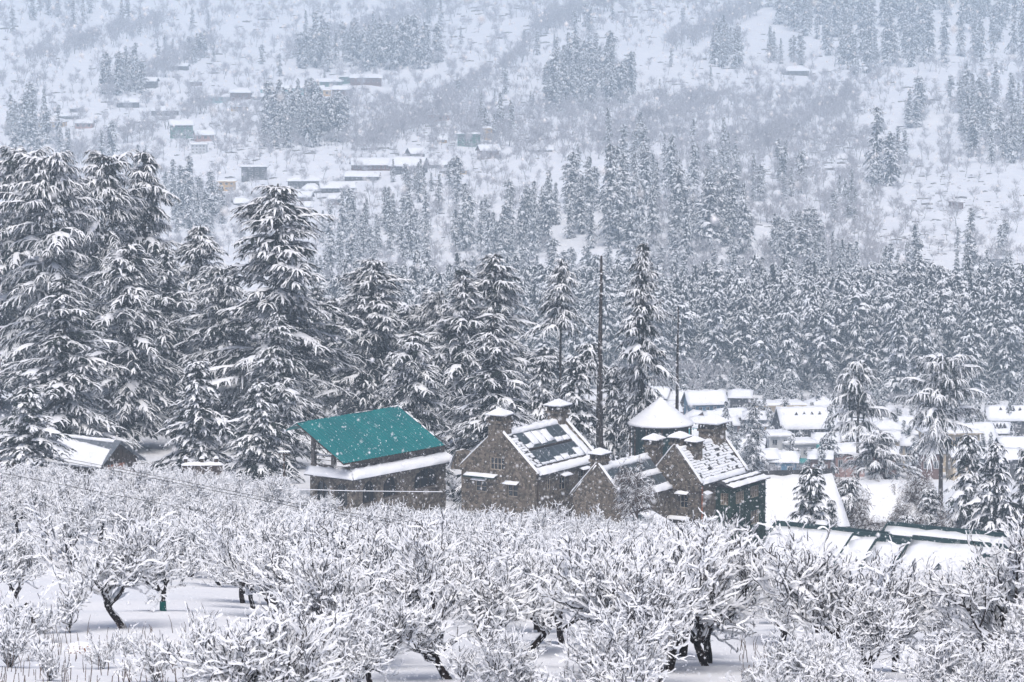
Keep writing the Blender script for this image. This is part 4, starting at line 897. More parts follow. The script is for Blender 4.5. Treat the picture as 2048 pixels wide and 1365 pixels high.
# photo x, eave y, wall foot y, width px, roof rise px, roof, wall, turn deg, windows, label
TOWN = [
 (1308, 793, 850, 46, 16, 'gable', 'wall_brown', -18, (3, 2), 'small snowy house just left of the thin dead trunk'),
 (1358, 800, 850, 58, 14, 'gable', 'wall_brown', -10, (4, 2), 'brown house with a snowy roof right behind the pavilion roof'),
 (1415, 806, 862, 74, 20, 'gable', 'plaster_blue', 12, (5, 2), 'bluish two-storey house with a double snowy roof behind the pavilion'),
 (1374, 838, 868, 28, 13, 'gable', 'plaster_pink', -65, (1, 1), 'tiny orange-brown gable beside the pavilion roof'),
 (1410, 852, 900, 56, 15, 'gable', 'wall_dark', -8, (3, 1), 'low snowy house above the double chimney of the manor'),
 (1468, 834, 870, 52, 12, 'gable', 'wall_brown', 14, (3, 1), 'snowy house left of the hazy fir, above the largest manor chimney'),
 (1562, 812, 850, 96, 10, 'flat', 'plaster_cream', 8, (3, 1), 'cream flat-roofed house at the top of the valley town'),
 (1645, 814, 850, 52, 14, 'hip', 'wall_dark', 6, (3, 1), 'dark house behind the roof with the row of dormers'),
 (1618, 852, 915, 108, 34, 'gable', 'wall_dark', 10, (8, 3), 'large snowy roof with a row of four small dormers'),
 (1530, 852, 880, 32, 7, 'gable', 'plaster_yellow', 8, (1, 1), 'tiny ochre house between the hazy fir and the dormer roof'),
 (1497, 912, 945, 50, 30, 'gable', 'wall_dark', -14, (2, 1), 'broad white roof right beside the largest manor chimney'),
 (1560, 872, 940, 46, 8, 'flat', 'plaster_white', 10, (2, 3), 'white concrete block with balconies, taller left half'),
 (1602, 888, 940, 62, 8, 'flat', 'plaster_white', 10, (4, 2), 'white concrete block with blue windows, lower right half'),
 (1568, 936, 965, 48, 14, 'gable', 'plaster_blue', -8, (2, 1), 'blue-walled house with a snowy roof below the white block'),
 (1652, 908, 935, 44, 9, 'gable', 'plaster_yellow', 8, (2, 1), 'small ochre house right of the teal roof in the valley'),
 (1775, 862, 900, 70, 16, 'hip', 'plaster_cream', -6, (4, 1), 'cream house with a wide snowy hip roof right of the umbrella cedar'),
 (1792, 880, 915, 40, 12, 'gable', 'plaster_cream', 18, (2, 1), 'small snowy-roofed house in front of the wide hip roof'),
 (1832, 890, 930, 54, 14, 'gable', 'plaster_cream', -12, (3, 2), 'cream house with bare plaster gable left of the fan-shaped cedar'),
 (1905, 868, 935, 110, 8, 'flat', 'plaster_cream', 6, (6, 3), 'big cream apartment block behind the fan-shaped cedar'),
 (1965, 884, 930, 62, 34, 'gable', 'wall_dark', 22, (3, 1), 'steep snowy roof right of the fan-shaped cedar'),
 (2020, 838, 880, 86, 22, 'gable', 'wall_dark', -4, (5, 2), 'long hazy house with zigzag dormers at the right frame edge'),
 (1998, 866, 900, 48, 14, 'shed', 'wall_dark', 0, (3, 1), 'low snowy shed roof below the zigzag dormers'),
 (2036, 896, 940, 62, 18, 'gable', 'plaster_grey', 10, (3, 2), 'grey house with a snowy roof at the right frame edge, below the shed roof'),
 (1990, 904, 940, 42, 14, 'gable', 'wall_dark', -10, (2, 1), 'small snowy house right of the steep roof'),
 (2024, 925, 960, 44, 14, 'gable', 'wall_dark', 16, (2, 1), 'small snowy house lowest at the right frame edge'),
 (1690, 856, 900, 54, 14, 'gable', 'wall_brown', -12, (3, 2), 'brown snowy house just left of the umbrella cedar trunk'),
 (1440, 872, 905, 30, 10, 'gable', 'wall_brown', 25, (1, 1), 'tiny house with a snowy gable above the twin chimneys'),
 (1700, 905, 945, 60, 12, 'gable', 'plaster_pink', 6, (3, 1), 'pinkish house behind the low spreading cedar'),
 (1480, 795, 835, 40, 10, 'gable', 'wall_dark', -6, (2, 1), 'dark snowy house at the upper left of the valley town'),
 (1720, 832, 870, 50, 12, 'gable', 'wall_dark', 8, (3, 1), 'dark snowy house behind the umbrella cedar trunk'),
 (1930, 925, 965, 50, 12, 'gable', 'plaster_cream', 8, (2, 1), 'cream house seen between the trunks of the fan-shaped cedar'),
 (1338, 822, 868, 44, 12, 'gable', 'wall_brown', 10, (3, 2), 'brown house touching the right side of the pavilion roof'),
 (1508, 838, 880, 40, 10, 'gable', 'plaster_grey', -10, (2, 1), 'grey house half hidden by the hazy fir'),
 (1452, 850, 890, 46, 12, 'gable', 'plaster_grey', 8, (3, 1), 'grey snowy house just left above the largest manor chimney'),
 (1650, 884, 925, 48, 12, 'gable', 'wall_brown', -8, (3, 1), 'brown snowy house right of the white concrete block'),
 (1738, 882, 925, 50, 14, 'gable', 'plaster_grey', 12, (3, 1), 'grey snowy house right of the umbrella cedar trunk'),
 (1768, 910, 950, 46, 12, 'gable', 'wall_brown', -10, (2, 1), 'brown snowy house above the low spreading cedar'),
 (1862, 905, 950, 44, 14, 'gable', 'wall_brown', 14, (2, 1), 'brown snowy house left of the fan-shaped cedar trunk'),
 (1960, 918, 955, 44, 12, 'gable', 'plaster_grey', -10, (2, 1), 'grey snowy house above the two right firs'),
 (1535, 930, 965, 44, 12, 'gable', 'wall_dark', 10, (2, 1), 'dark snowy house just right of the broad white roof'),
 (1395, 828, 862, 36, 10, 'gable', 'wall_brown', -12, (2, 1), 'small brown house left below the bluish two-storey house'),
 (1432, 838, 872, 34, 10, 'gable', 'plaster_cream', 10, (2, 1), 'small cream house right below the bluish two-storey house'),
 (1540, 880, 915, 36, 10, 'gable', 'wall_brown', -8, (2, 1), 'small brown house left of the tall white concrete block'),
 (1672, 842, 876, 38, 10, 'gable', 'plaster_cream', 14, (2, 1), 'small cream house at the right end of the dormer roof'),
 (1752, 850, 885, 36, 9, 'gable', 'wall_brown', -6, (2, 1), 'small brown house behind the wide snowy hip roof'),
 (1815, 850, 885, 40, 12, 'gable', 'plaster_grey', 8, (2, 1), 'grey house right behind the wide snowy hip roof'),
 (1845, 868, 905, 36, 10, 'gable', 'wall_brown', -10, (2, 1), 'brown house at the left end of the cream apartment block'),
 (1700, 880, 918, 36, 10, 'gable', 'plaster_yellow', 10, (2, 1), 'ochre house half hidden behind the umbrella cedar trunk'),
 (1640, 925, 960, 40, 10, 'gable', 'wall_brown', -8, (2, 1), 'brown house right beside the teal metal roof in the valley'),
 (1685, 880, 915, 40, 10, 'hip', 'plaster_cream', 0, (2, 1), 'small cream hip-roofed house left of the umbrella cedar'),
]
for i, (px, ey, fy, wpx, rpx, rf, wl, a, wn, lab) in enumerate(TOWN):
    fy += 10; h = hit(px, min(fy, 962), 520); k = K * h.y
    t = house(lab, 'house', h, math.radians(a), wpx * k, max(5, wpx * k * .62), (fy - ey) * k, rpx * k * (1 if rf != 'shed' else .8), rf, wl, 'slate', .5, .6, wn, 1, None, 'town_house', TG, 40 + i, sub=3)
    if 'four small dormers' in lab or 'zigzag' in lab:
        w, d, hh, rs = wpx * k, max(5, wpx * k * .62), (fy - ey) * k, rpx * k
        for j in range(4):
            x = -w * .22 + j * w * .15; q = .45; y = d / 2 * q; z = hh + rs * q
            dm = MB().prism([(x - .75, y - .1, z - .3), (x + .75, y - .1, z - .3), (x, y - .1, z + 1.25)], (0, 2.2, 0)).build('dormer', 'wall_dark', t)
            MB().slab((x - .9, y - .2, z - .3), (x, y - .2, z + 1.3), (x, y + 2, z + 1.3), (x - .9, y + 2, z - .3), .2, 3, 3, seed=j).slab((x + .9, y - .2, z - .3), (x, y - .2, z + 1.3), (x, y + 2, z + 1.3), (x + .9, y + 2, z - .3), .2, 3, 3, seed=j + 4).build('snow_cover', 'snow', dm, True)
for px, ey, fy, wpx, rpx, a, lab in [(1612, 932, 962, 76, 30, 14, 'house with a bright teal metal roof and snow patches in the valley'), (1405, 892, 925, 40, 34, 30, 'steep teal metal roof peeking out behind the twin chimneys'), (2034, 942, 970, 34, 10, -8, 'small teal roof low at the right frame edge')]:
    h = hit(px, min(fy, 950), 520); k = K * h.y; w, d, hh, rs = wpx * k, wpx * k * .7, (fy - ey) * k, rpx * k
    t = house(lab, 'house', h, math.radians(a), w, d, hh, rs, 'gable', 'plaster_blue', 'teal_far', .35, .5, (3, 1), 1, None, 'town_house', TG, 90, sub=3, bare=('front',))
    f = lambda x, v: V3(x, -.5 + v * (d / 2 + .5), hh - .5 * rs / (d / 2) + v * (rs + .5 * rs / (d / 2)) + .12)
    MB().slab(f(-w * .5, .55), f(-w * .1, .6), f(-w * .02, .95), f(-w * .5, .97), .3, 6, 4, seed=3, jit=.3).slab(f(w * .05, .5), f(w * .2, .55), f(w * .24, .9), f(w * .02, .93), .25, 4, 4, seed=6, jit=.3).build('snow_patch', 'snow', t, True)

# ------------------------------------------------------------------ houses on the far hillside
HG = 'houses of the hillside hamlets'
HILL = [ # x, foot y, width px, wall px, rise px, roof, wall, turn, windows, label
 (102, 256, 50, 11, 6, 'hip', 'plaster_yellow', -6, (5, 1), 'orange-walled long house at the far left of the hillside'),
 (154, 226, 28, 7, 6, 'hip', 'wall_dark', 8, (2, 1), 'small house highest of the far left hillside group'),
 (132, 239, 50, 6, 5, 'gable', 'wall_dark', 6, (4, 1), 'low dark house just above the orange one'),
 (167, 258, 34, 11, 5, 'gable', 'plaster_pink', -8, (3, 1), 'pinkish house right of the orange-walled one'),
 (256, 216, 44, 11, 6, 'gable', 'wall_dark', 8, (4, 1), 'dark house standing between the left group and the main hamlet'),
 (298, 178, 28, 15, 6, 'gable', 'wall_dark', -12, (3, 2), 'dark two-storey house beside the left conifer clump'),
 (392, 172, 24, 7, 5, 'hip', 'wall_brown', 8, (2, 1), 'tiny hip-roofed house above the hamlet, left'),
 (357, 140, 34, 7, 4, 'gable', 'wall_dark', -5, (3, 1), 'small low house high on the left slope'),
 (375, 121, 18, 10, 3, 'flat', 'plaster_grey', 5, (2, 1), 'tiny flat-roofed hut highest on the left slope'),
 (330, 232, 54, 9, 8, 'hip', 'wall_dark', 6, (4, 1), 'wide hip-roofed house below the dark left one'),
 (364, 277, 44, 27, 9, 'gable', 'wall_green', 10, (4, 3), 'tall building with a zigzag green roof on the left slope'),
 (411, 284, 36, 14, 8, 'gable', 'plaster_pink', 20, (3, 1), 'pink gable house just right of the tall zigzag-roofed building'),
 (397, 309, 30, 19, 5, 'flat', 'plaster_white', -4, (4, 3), 'white framed three-storey shell below the pink gable house'),
 (434, 207, 54, 12, 5, 'gable', 'teal_wall', 6, (5, 1), 'long pale teal house at the left end of the main hamlet'),
 (480, 201, 40, 14, 9, 'hip', 'wall_brown', -8, (3, 1), 'brown house with two-tier snow roof in the main hamlet'),
 (479, 222, 34, 9, 8, 'gable', 'plaster_yellow', 6, (3, 1), 'orange-walled house at the lower edge of the main hamlet'),
 (524, 200, 34, 5, 6, 'hip', 'plaster_grey', 10, (2, 1), 'low white hip roof in the middle of the main hamlet'),
 (535, 187, 28, 8, 4, 'gable', 'teal_wall', -6, (2, 1), 'small teal house above the low white hip roof'),
 (584, 189, 50, 12, 5, 'gable', 'teal_wall', 8, (4, 1), 'teal house at the centre of the main hamlet'),
 (655, 174, 52, 9, 6, 'hip', 'wall_green', -4, (4, 1), 'green-grey house with a wide snow roof in the upper hamlet'),
 (634, 188, 28, 10, 5, 'gable', 'teal_wall', 10, (2, 1), 'small bright teal house below the wide snow roof'),
 (683, 197, 38, 18, 6, 'gable', 'wall_brown', -8, (3, 2), 'dark red-brown house at the right of the main hamlet'),
 (654, 192, 16, 10, 3, 'flat', 'plaster_yellow', 4, (1, 1), 'tiny cream house left of the dark red-brown one'),
 (690, 168, 24, 13, 4, 'flat', 'wall_green', 5, (2, 1), 'narrow green house joined to the red top house'),
 (732, 171, 62, 14, 6, 'gable', 'wall_brown', 4, (6, 1), 'long reddish house topmost in the main hamlet'),
 (876, 244, 42, 12, 4, 'flat', 'plaster_pink', -6, (4, 1), 'pinkish flat house alone right of the hamlet'),
 (886, 288, 16, 8, 4, 'gable', 'plaster_yellow', 12, (1, 1), 'tiny yellow hut on the middle slope'),
 (937, 294, 44, 24, 5, 'flat', 'wall_green', -5, (4, 3), 'green-grey three-storey block on the middle slope'),
 (978, 280, 18, 22, 4, 'flat', 'plaster_yellow', 6, (1, 3), 'narrow yellow tower house beside the green-grey block'),
 (980, 318, 38, 18, 9, 'gable', 'wall_brown', 20, (3, 2), 'brown house with two stepped roofs right of the green-grey block'),
 (836, 315, 30, 9, 9, 'gable', 'wall_dark', 30, (2, 1), 'small gabled house above the long white-roofed hall'),
 (746, 343, 82, 12, 12, 'gable', 'wall_brown', 6, (10, 1), 'long hall with a broad white roof on the middle slope'),
 (812, 350, 66, 18, 16, 'gable', 'wall_dark', -16, (6, 2), 'hotel with stacked white roofs right of the long hall'),
 (868, 337, 30, 8, 9, 'gable', 'plaster_grey', 8, (2, 1), 'pair-gabled pale house right of the hotel'),
 (888, 336, 22, 6, 6, 'gable', 'plaster_grey', -12, (1, 1), 'low pale annex at the right end of the hotel'),
 (920, 350, 28, 8, 8, 'hip', 'plaster_yellow', 0, (2, 1), 'yellow hut with a pointed snow hip roof'),
 (722, 362, 66, 8, 8, 'gable', 'wall_dark', -4, (6, 1), 'low row of snowy roofs below the long hall'),
 (508, 362, 50, 26, 5, 'flat', 'wall_dark', 2, (4, 3), 'dark box-shaped block with a flat snow roof'),
 (453, 382, 32, 18, 3, 'flat', 'plaster_yellow', -2, (3, 2), 'ochre block with two rows of windows left of the dark box'),
 (608, 378, 64, 15, 10, 'hip', 'wall_dark', 4, (6, 1), 'wide hip-roofed lodge above the pagoda roof'),
 (622, 389, 34, 5, 13, 'hip', 'wall_brown', 0, (2, 1), 'pointed pagoda-like snow roof on the lower slope'),
 (676, 385, 66, 9, 10, 'gable', 'wall_dark', 8, (6, 1), 'row of snowy gables right of the pagoda roof'),
 (604, 404, 32, 10, 8, 'gable', 'wall_brown', -10, (2, 1), 'small snowy house right beside the top of the largest cedar'),
 (606, 426, 34, 12, 8, 'gable', 'plaster_yellow', 6, (3, 1), 'ochre house lowest beside the largest cedar'),
 (486, 412, 32, 7, 8, 'gable', 'wall_dark', 16, (2, 1), 'dark house with a sagging snow roof left of the largest cedar'),
 (671, 411, 28, 12, 6, 'gable', 'wall_brown', -4, (2, 1), 'reddish house below the row of snowy gables'),
 (368, 452, 36, 6, 6, 'gable', 'wall_dark', 4, (2, 1), 'low snowy roof behind the pointed left cedars'),
 (1592, 151, 52, 8, 10, 'hip', 'wall_dark', 4, (4, 1), 'single snowy hip-roofed house high on the right slope'),
 (1082, 306, 46, 4, 10, 'hip', 'wall_dark', -6, (2, 1), 'snow-buried roof on the slope above the double-topped cedar'),
 (1986, 534, 58, 15, 5, 'flat', 'plaster_grey', 4, (6, 1), 'grey flat-roofed house low on the right slope'),
 (1964, 550, 42, 9, 4, 'shed', 'wall_dark', -4, (4, 1), 'low white-roofed annex below the grey flat-roofed house'),
 (1908, 418, 11, 14, 2, 'flat', 'wall_brown', 6, (0, 1), 'left of two tiny stone huts on the right snow slope'),
 (1921, 419, 11, 13, 2, 'flat', 'wall_brown', -4, (0, 1), 'right of two tiny stone huts on the right snow slope'),
 (1028, 246, 36, 6, 5, 'gable', 'wall_dark', 4, (3, 1), 'low dark roof right of the middle slope trees'),
]
for i, (px, fy, wpx, hpx, rpx, rf, wl, a, wn, lab) in enumerate(HILL):
    h = hit(px, fy, 900); k = K * h.y
    house(lab, 'house', h, math.radians(a), wpx * k, max(5, wpx * k * .6), hpx * k, max(1.2, rpx * k * .95), rf, wl, 'slate', .7, .8, wn, 1, None, 'hillside_house', HG, 140 + i, sub=6)
# ------------------------------------------------------------------ hero cedars and firs
CV = {}
def cv(key, **k):
    CV[key] = (conifer_meshes('cedar_' + key, **k), k.get('H', 30.), k.get('R', 5.))
cv('cone', seed=1, H=30., R=5.2, base=.06)
cv('cone2', seed=2, H=30., R=5.0, base=.08, prof='full', gaps=.3)
cv('full', seed=3, H=30., R=5.2, base=.10, prof='full', gaps=.28, droop=.46)
cv('dome', seed=4, H=30., R=5.0, base=.16, prof='dome', gaps=.3, step=.62, snow=.88)
cv('column', seed=5, H=30., R=3.4, base=.12, prof='column', gaps=.28, droop=.4)
cv('umbrella', seed=6, droop=.2, H=16., R=4.2, base=.60, prof='umbrella', step=.62, gaps=.2, nbr=5, up0=4, up1=26, r=.3, snow=.9)
cv('fan', seed=7, droop=.2, H=18., R=6.2, base=.48, prof='umbrella', step=.6, gaps=.25, nbr=5, up0=8, up1=30, r=.32, snow=.9)
cv('pole', seed=8, H=26., R=3.3, base=.70, prof='cone', step=.55, gaps=.08, r=.26, snow=.9)
cv('young', seed=9, H=12., R=3.0, base=.04, prof='cone', step=.42, fl=.8, fw=.10, fstep=.26)
cv('young2', seed=19, H=12., R=3.0, base=.04, prof='full', step=.42, fl=.8, fw=.10, fstep=.26)
cv('tuft', seed=10, H=14., R=1.7, base=.78, prof='umbrella', step=.4, gaps=.05, r=.10)
def place_conifer(key, px, top, wpx, Y, label, group=None, name='cedar_tree', base_py=None, rz=None):
    (tm, fm, sm), H, R = CV[key]
    T = at(px, top, Y); g = float(gz(T.x, Y)) if base_py is None else at(px, base_py, Y).z
    h = T.z - g + .3; s = wpx * 1.22 * K * Y / (2 * R)
    rr = random.Random(int(px * 7 + top)); rz = rr.uniform(0, 6.28) if rz is None else rz
    t = thing(name, label, 'tree', (T.x, Y, g - .3), rz, group)
    for nm, me in (('trunk', tm), ('crown', fm), ('snow_load', sm)): obj(nm, me, t, sc=(s, s, h / H))
    return t
LG = 'tall snowy cedars behind the buildings'
HERO = [  # variant, px, top, width px, distance, label
 ('dome', 38, 306, 200, 398, 'tall cedar at the left frame edge, behind a broad dome-topped one'),
 ('dome', 98, 316, 205, 378, 'broad tall cedar with heavy rounded snow pads, second from the left frame edge'),
 ('dome', 210, 314, 165, 384, 'tall cedar with a bare dark upper trunk, left of the pointed twin top'),
 ('full', 287, 303, 200, 392, 'tall cedar with the highest pointed leader of the left group'),
 ('cone', 128, 556, 280, 338, 'wide cone-shaped cedar standing in front of the tall left group'),
 ('full', 255, 488, 230, 352, 'dark drooping cedar with a long shaded trunk in the left group'),
 ('column', 338, 498, 130, 376, 'narrow cedar squeezed between the dark drooping one and the flat-topped one'),
 ('cone2', 405, 450, 190, 388, 'pointed cedar rising behind the flat-topped one left of the largest tree'),
 ('dome', 447, 540, 175, 366, 'flat-topped cedar with a wide snow shelf left of the largest tree'),
 ('cone2', 548, 368, 290, 352, 'largest and tallest single cedar, left of the teal roof, standing before the far village'),
 ('young', 398, 722, 190, 318, 'small pointed cedar in front of the dark trees at left centre'),
 ('young', 55, 775, 200, 306, 'small snow-heavy fir beside the far left shed roof'),
 ('young', 520, 765, 165, 316, 'small cedar just left of the teal roof corner'),
 ('cone', 556, 622, 190, 330, 'slim pointed cedar standing right in front of the largest one'),
 ('cone2', 740, 518, 215, 372, 'pointed cedar rising above the middle of the teal roof'),
 ('full', 828, 664, 190, 334, 'rounded cedar just behind the right end of the teal roof'),
 ('young', 790, 705, 130, 342, 'thin young cedar between two cedars above the teal roof'),
 ('column', 930, 540, 150, 357, 'cedar with a narrow snowy spire left of the double-topped cedar'),
 ('dome', 872, 588, 110, 372, 'flat-topped cedar with a side shelf of snow right of the teal roof'),
 ('full', 990, 508, 190, 362, 'cedar with a ragged double top above the stone gable chimney'),
 ('cone', 988, 632, 215, 326, 'cone-shaped cedar directly behind the nearest gable chimney'),
 ('pole', 1122, 520, 105, 352, 'cedar with a pointed crown over a long bare trunk'),
 ('column', 1285, 488, 105, 338, 'tall slender cedar with a shaggy crown left of the round pavilion'),
 ('tuft', 1178, 684, 62, 345, 'thin tree with a small tuft of snow on a bare stem'),
 ('young', 1085, 715, 120, 350, 'small fir left of the bare-trunked cedar'),
 ('young', 1150, 715, 150, 338, 'small dense fir behind the far chimney of the stone house'),
 ('young', 1228, 735, 130, 340, 'small drooping fir between the dead trunk and the slender cedar'),
 ('umbrella', 1718, 722, 118, 425, 'umbrella-crowned cedar with a bare dark trunk above the valley houses'),
 ('fan', 1885, 712, 175, 420, 'broad fan-shaped cedar with a forked dark trunk at the right'),
 ('fan', 1752, 868, 150, 400, 'low spreading cedar buried in heavy snow below the umbrella-crowned one'),
 ('young', 1622, 935, 185, 306, 'small fir in front of the large snowy roof'),
 ('young', 1938, 872, 150, 350, 'left of the two firs growing together at the right frame edge'),
 ('young', 1994, 888, 150, 338, 'right of the two firs growing together at the right frame edge'),
 ('young', 2052, 900, 130, 350, 'fir cut off by the right frame edge'),
 ('young2', 1700, 955, 95, 352, 'small dark fir at the left end of the pale hall roof'),
 ('young2', 1858, 975, 90, 356, 'small dark fir right of the pale hall roof'),
 ('young', 1662, 1000, 70, 330, 'smallest fir between the big roof and the pale hall'),
 ('young2', 1815, 1030, 80, 318, 'low dark fir just above the stepped lodge roofs'),
 ('cone', 1508, 795, 78, 520, 'pale hazy fir rising among the valley houses behind the ivy wing'),
]
for v, px, top, w, Y, lab in HERO: place_conifer(v, px, top, w, Y, lab, LG if px < 1350 else 'firs and cedars at the right')
# darker trees filling the wood behind the left group
rr = random.Random(3)
for i in range(26):
    px = -60 + i * 46 + rr.uniform(-14, 14); top = (430 if px < 330 else 570) + rr.uniform(0, 110) + (60 if px > 900 else 0)
    place_conifer(rr.choice(['full', 'cone2', 'cone', 'dome']), px, top, rr.uniform(150, 210), rr.uniform(402, 436),
                  'dark cedar deep in the wood behind the tall left group', 'dark cedars deep in the wood')
# two dead snags
def snag(px, top, Y, r, label, seed):
    T = at(px, top, Y); g = float(gz(T.x, Y)); H = T.z - g; rng = np.random.RandomState(seed)
    nb, sn = NB(), NB(); f = trunk_np(nb, H, r, 0, .2, rng, segs=14, rtop=.22)
    P = []
    for k in range(64):
        z = H * rng.uniform(.12, .99); a = rng.rand() * 6.28; L = rng.uniform(.15, .75) * (1.1 - z / H * .5); p = np.array([float(f(z)), 0, z])
        d = np.array([math.cos(a), math.sin(a), rng.uniform(-.4, .5)]); P.append([p, p + d * L * .5, p + d * L - UP * .06])
    P = np.array(P); strips(nb, P, np.tile([.05, .035, .012], (64, 1)), np.tile([.05, .035, .01], (64, 1)), 0)
    Q = P[rng.rand(64) < .75]; strips(sn, Q + UP * .04, np.tile([.06, .09, .04], (len(Q), 1)), np.tile([.06, .08, .03], (len(Q), 1)), 0)
    z = np.linspace(.5, H * .98, 60); pp = np.stack([np.stack([f(z) + rng.normal(0, r * .3, 60) - r * .5, -r * np.ones(60) * (1 - .8 * z / H), z + o], 1) for o in (-.22, 0, .22)], 1)
    sel = rng.rand(60) < .6; strips(sn, pp[sel], np.tile([.04, .09, .03], (sel.sum(), 1)), np.tile([.0, .05, .0], (sel.sum(), 1)), 0)
    t = thing('dead_tree', label, 'tree', (T.x, Y, g - .1)); obj('trunk', nb.mesh('snag', ['bark']), t); obj('snow_load', sn.mesh('snag_snow', ['snow']), t)
snag(1200, 510, 318, .5, 'tall bare dead trunk rising between the chimney and the slender cedar', 4)
snag(1353, 612, 345, .34, 'thin bare dead trunk rising behind the round pavilion', 5)

# ------------------------------------------------------------------ forest beyond the valley houses
FOR = []
for i, sd in enumerate((21, 22, 23, 24)):
    pr = ['cone', 'full', 'cone', 'dome'][i]
    FOR.append(joined('f', conifer(sd, H=22., R=[3.7, 4.1, 3.4, 3.7][i], base=.08, prof=pr, step=.85, nbr=5, fl=1.3, fw=.19, fstep=.62, spikes=5, snow=.7, pads=True, gaps=.2, spike_w=.5), None))
FMESH = [n.mesh('forest_fir_%d' % i, ['bark', 'needles', 'snow']) for i, n in enumerate(FOR)]
FARR = [n.arrays() for n in FOR]
rr = random.Random(11); front, back = [], []
yy = 712.
while yy < 905:
    half = 1024 * K * yy * 1.06; x = -half * .42
    while x < half:
        X = x + rr.uniform(-2.4, 2.4); Y = yy + rr.uniform(-3.2, 3.2); px = 1024 + X / (K * Y)
        edge = 714 if px > 1780 else 728 if px > 1500 else 744
        if Y > edge: (front if Y < 855 else back).append((X, Y, rr.uniform(.95, 1.25) * (1 if Y < 820 else .92), rr.uniform(0, 6.28), rr.randrange(4), rr.uniform(.78, .98)))
        x += 8.0
    yy += 7.6
print('forest', len(front), len(back))
if len(front) > 296: back += front[296:]; front = front[:296]
FSRC = [None] * 4
for X, Y, s, r, k, zs in front:
    o = obj('forest_fir', FMESH[k], None, (X, Y, float(gz(X, Y)) - .3), r, (s, s, s * zs))
    px = 1024 + X / (K * Y); row = 'front' if Y < 745 else 'middle' if Y < 785 else 'back'
    zone = 'behind the teal-roofed house' if px < 900 else 'behind the double-topped cedar' if px < 1130 else 'behind the slender cedar' if px < 1330 else 'right of the thin dead trunk' if px < 1480 else 'above the dormer roof in the valley' if px < 1660 else 'behind the umbrella-crowned cedar' if px < 1790 else 'behind the fan-shaped cedar' if px < 1950 else 'at the right frame edge'
    tag(o, 'fir in the %s forest-belt rows, %s' % (row, zone), 'tree', 'firs of the forest belt'); FSRC[k] = FSRC[k] or o
SRC = [[o] for o in FSRC]
instancer('forest_behind', [(X, Y, float(gz(X, Y)) - .3, s, s * zs, r, k) for X, Y, s, r, k, zs in back], SRC, 'hazy fir tops of the deeper forest behind the forest belt', 'forest')

# ------------------------------------------------------------------ far hillside: woods, frosted scrub, rock ledges
def inpoly(p, poly):
    x, y = p; c = False; n = len(poly)
    for i in range(n):
        x1, y1 = poly[i]; x2, y2 = poly[i - 1]
        if (y1 > y) != (y2 > y) and x < (x2 - x1) * (y - y1) / (y2 - y1) + x1: c = not c
    return c
def sample(poly, n, rg):
    xs = [p[0] for p in poly]; ys = [p[1] for p in poly]; out = []
    while len(out) < n:
        p = (rg.uniform(min(xs), max(xs)), rg.uniform(min(ys), max(ys)))
        if inpoly(p, poly): out.append(p)
    return out
def ell(cx, cy, rx, ry, n=14): return [(cx + rx * math.cos(i * 6.283 / n), cy + ry * math.sin(i * 6.283 / n)) for i in range(n)]
WOODS = [  # base-point polygons in the photo, count, tree size
 ([(1495, 0), (2100, -60), (2100, 128), (1870, 128), (1720, 150), (1670, 160), (1640, 100), (1560, 70)], 150, 1.15),
 (ell(1180, 185, 85, 45), 46, 1.15), (ell(1110, 210, 35, 30), 8, 1.0), (ell(1455, 115, 38, 32), 12, 1.05), (ell(1560, 130, 60, 14), 6, .8),
 ([(590, 140), (700, 145), (890, 142), (885, 118), (640, 118)], 34, 1.15), (ell(740, 100, 90, 18), 14, .95), (ell(620, 265, 88, 30), 40, 1.1), (ell(560, 285, 45, 15), 10, 1.0),
 (ell(245, 182, 44, 14), 12, 1.0), (ell(60, 275, 60, 20), 12, 1.0), (ell(410, 120, 40, 14), 5, .7),
 ([(1900, 200), (2090, 170), (2090, 335), (1960, 330), (1900, 260)], 34, 1.1), (ell(1830, 250, 16, 16), 3, 1.2),
 ([(1110, 400), (1300, 375), (1480, 400), (1530, 520), (1200, 545), (1060, 500)], 52, 1.3), ([(900, 470), (1060, 440), (1100, 530), (900, 540)], 20, 1.2),
 (ell(1500, 370, 120, 50), 16, .9), ([(640, 480), (760, 440), (900, 490), (900, 540), (640, 540)], 24, 1.05), (ell(400, 450, 60, 50), 18, 1.0), (ell(300, 400, 60, 40), 8, .9),
 ([(1540, 500), (1640, 480), (1640, 560), (1540, 560)], 14, 1.1), (ell(880, 400, 60, 40), 5, .9), (ell(1290, 330, 170, 30), 12, 1.0), (ell(130, 330, 120, 40), 10, .9),
 (ell(960, 260, 70, 40), 5, .9), (ell(820, 380, 60, 20), 6, .7), ([(600, 560), (2048, 560), (2048, 590), (600, 590)], 60, 1.0), (ell(1650, 560, 80, 30), 8, .9),
 (ell(1000, 120, 500, 110), 26, .7), (ell(1700, 430, 90, 60), 8, .8), (ell(1790, 340, 30, 30), 4, 1.2), (ell(1980, 500, 70, 40), 4, .9), (ell(250, 70, 250, 70), 14, .7)]
rg = random.Random(17); pl = []
for poly, n, s in WOODS:
    for px, py in sample(poly, int(n * 1.45), rg):
        h = hit(px, py, 900)
        if h: q = .76 * s * rg.uniform(.62, 1.15) * (.85 + .0006 * (h.y - 1000)); pl.append((h.x, h.y, h.z - .3, q, q * rg.uniform(.85, 1.1), rg.uniform(0, 6.28), rg.randrange(4)))
print('hill firs', len(pl))
instancer('hillside_wood', pl, SRC, 'hazy fir woods scattered over the far hillside', 'wood')
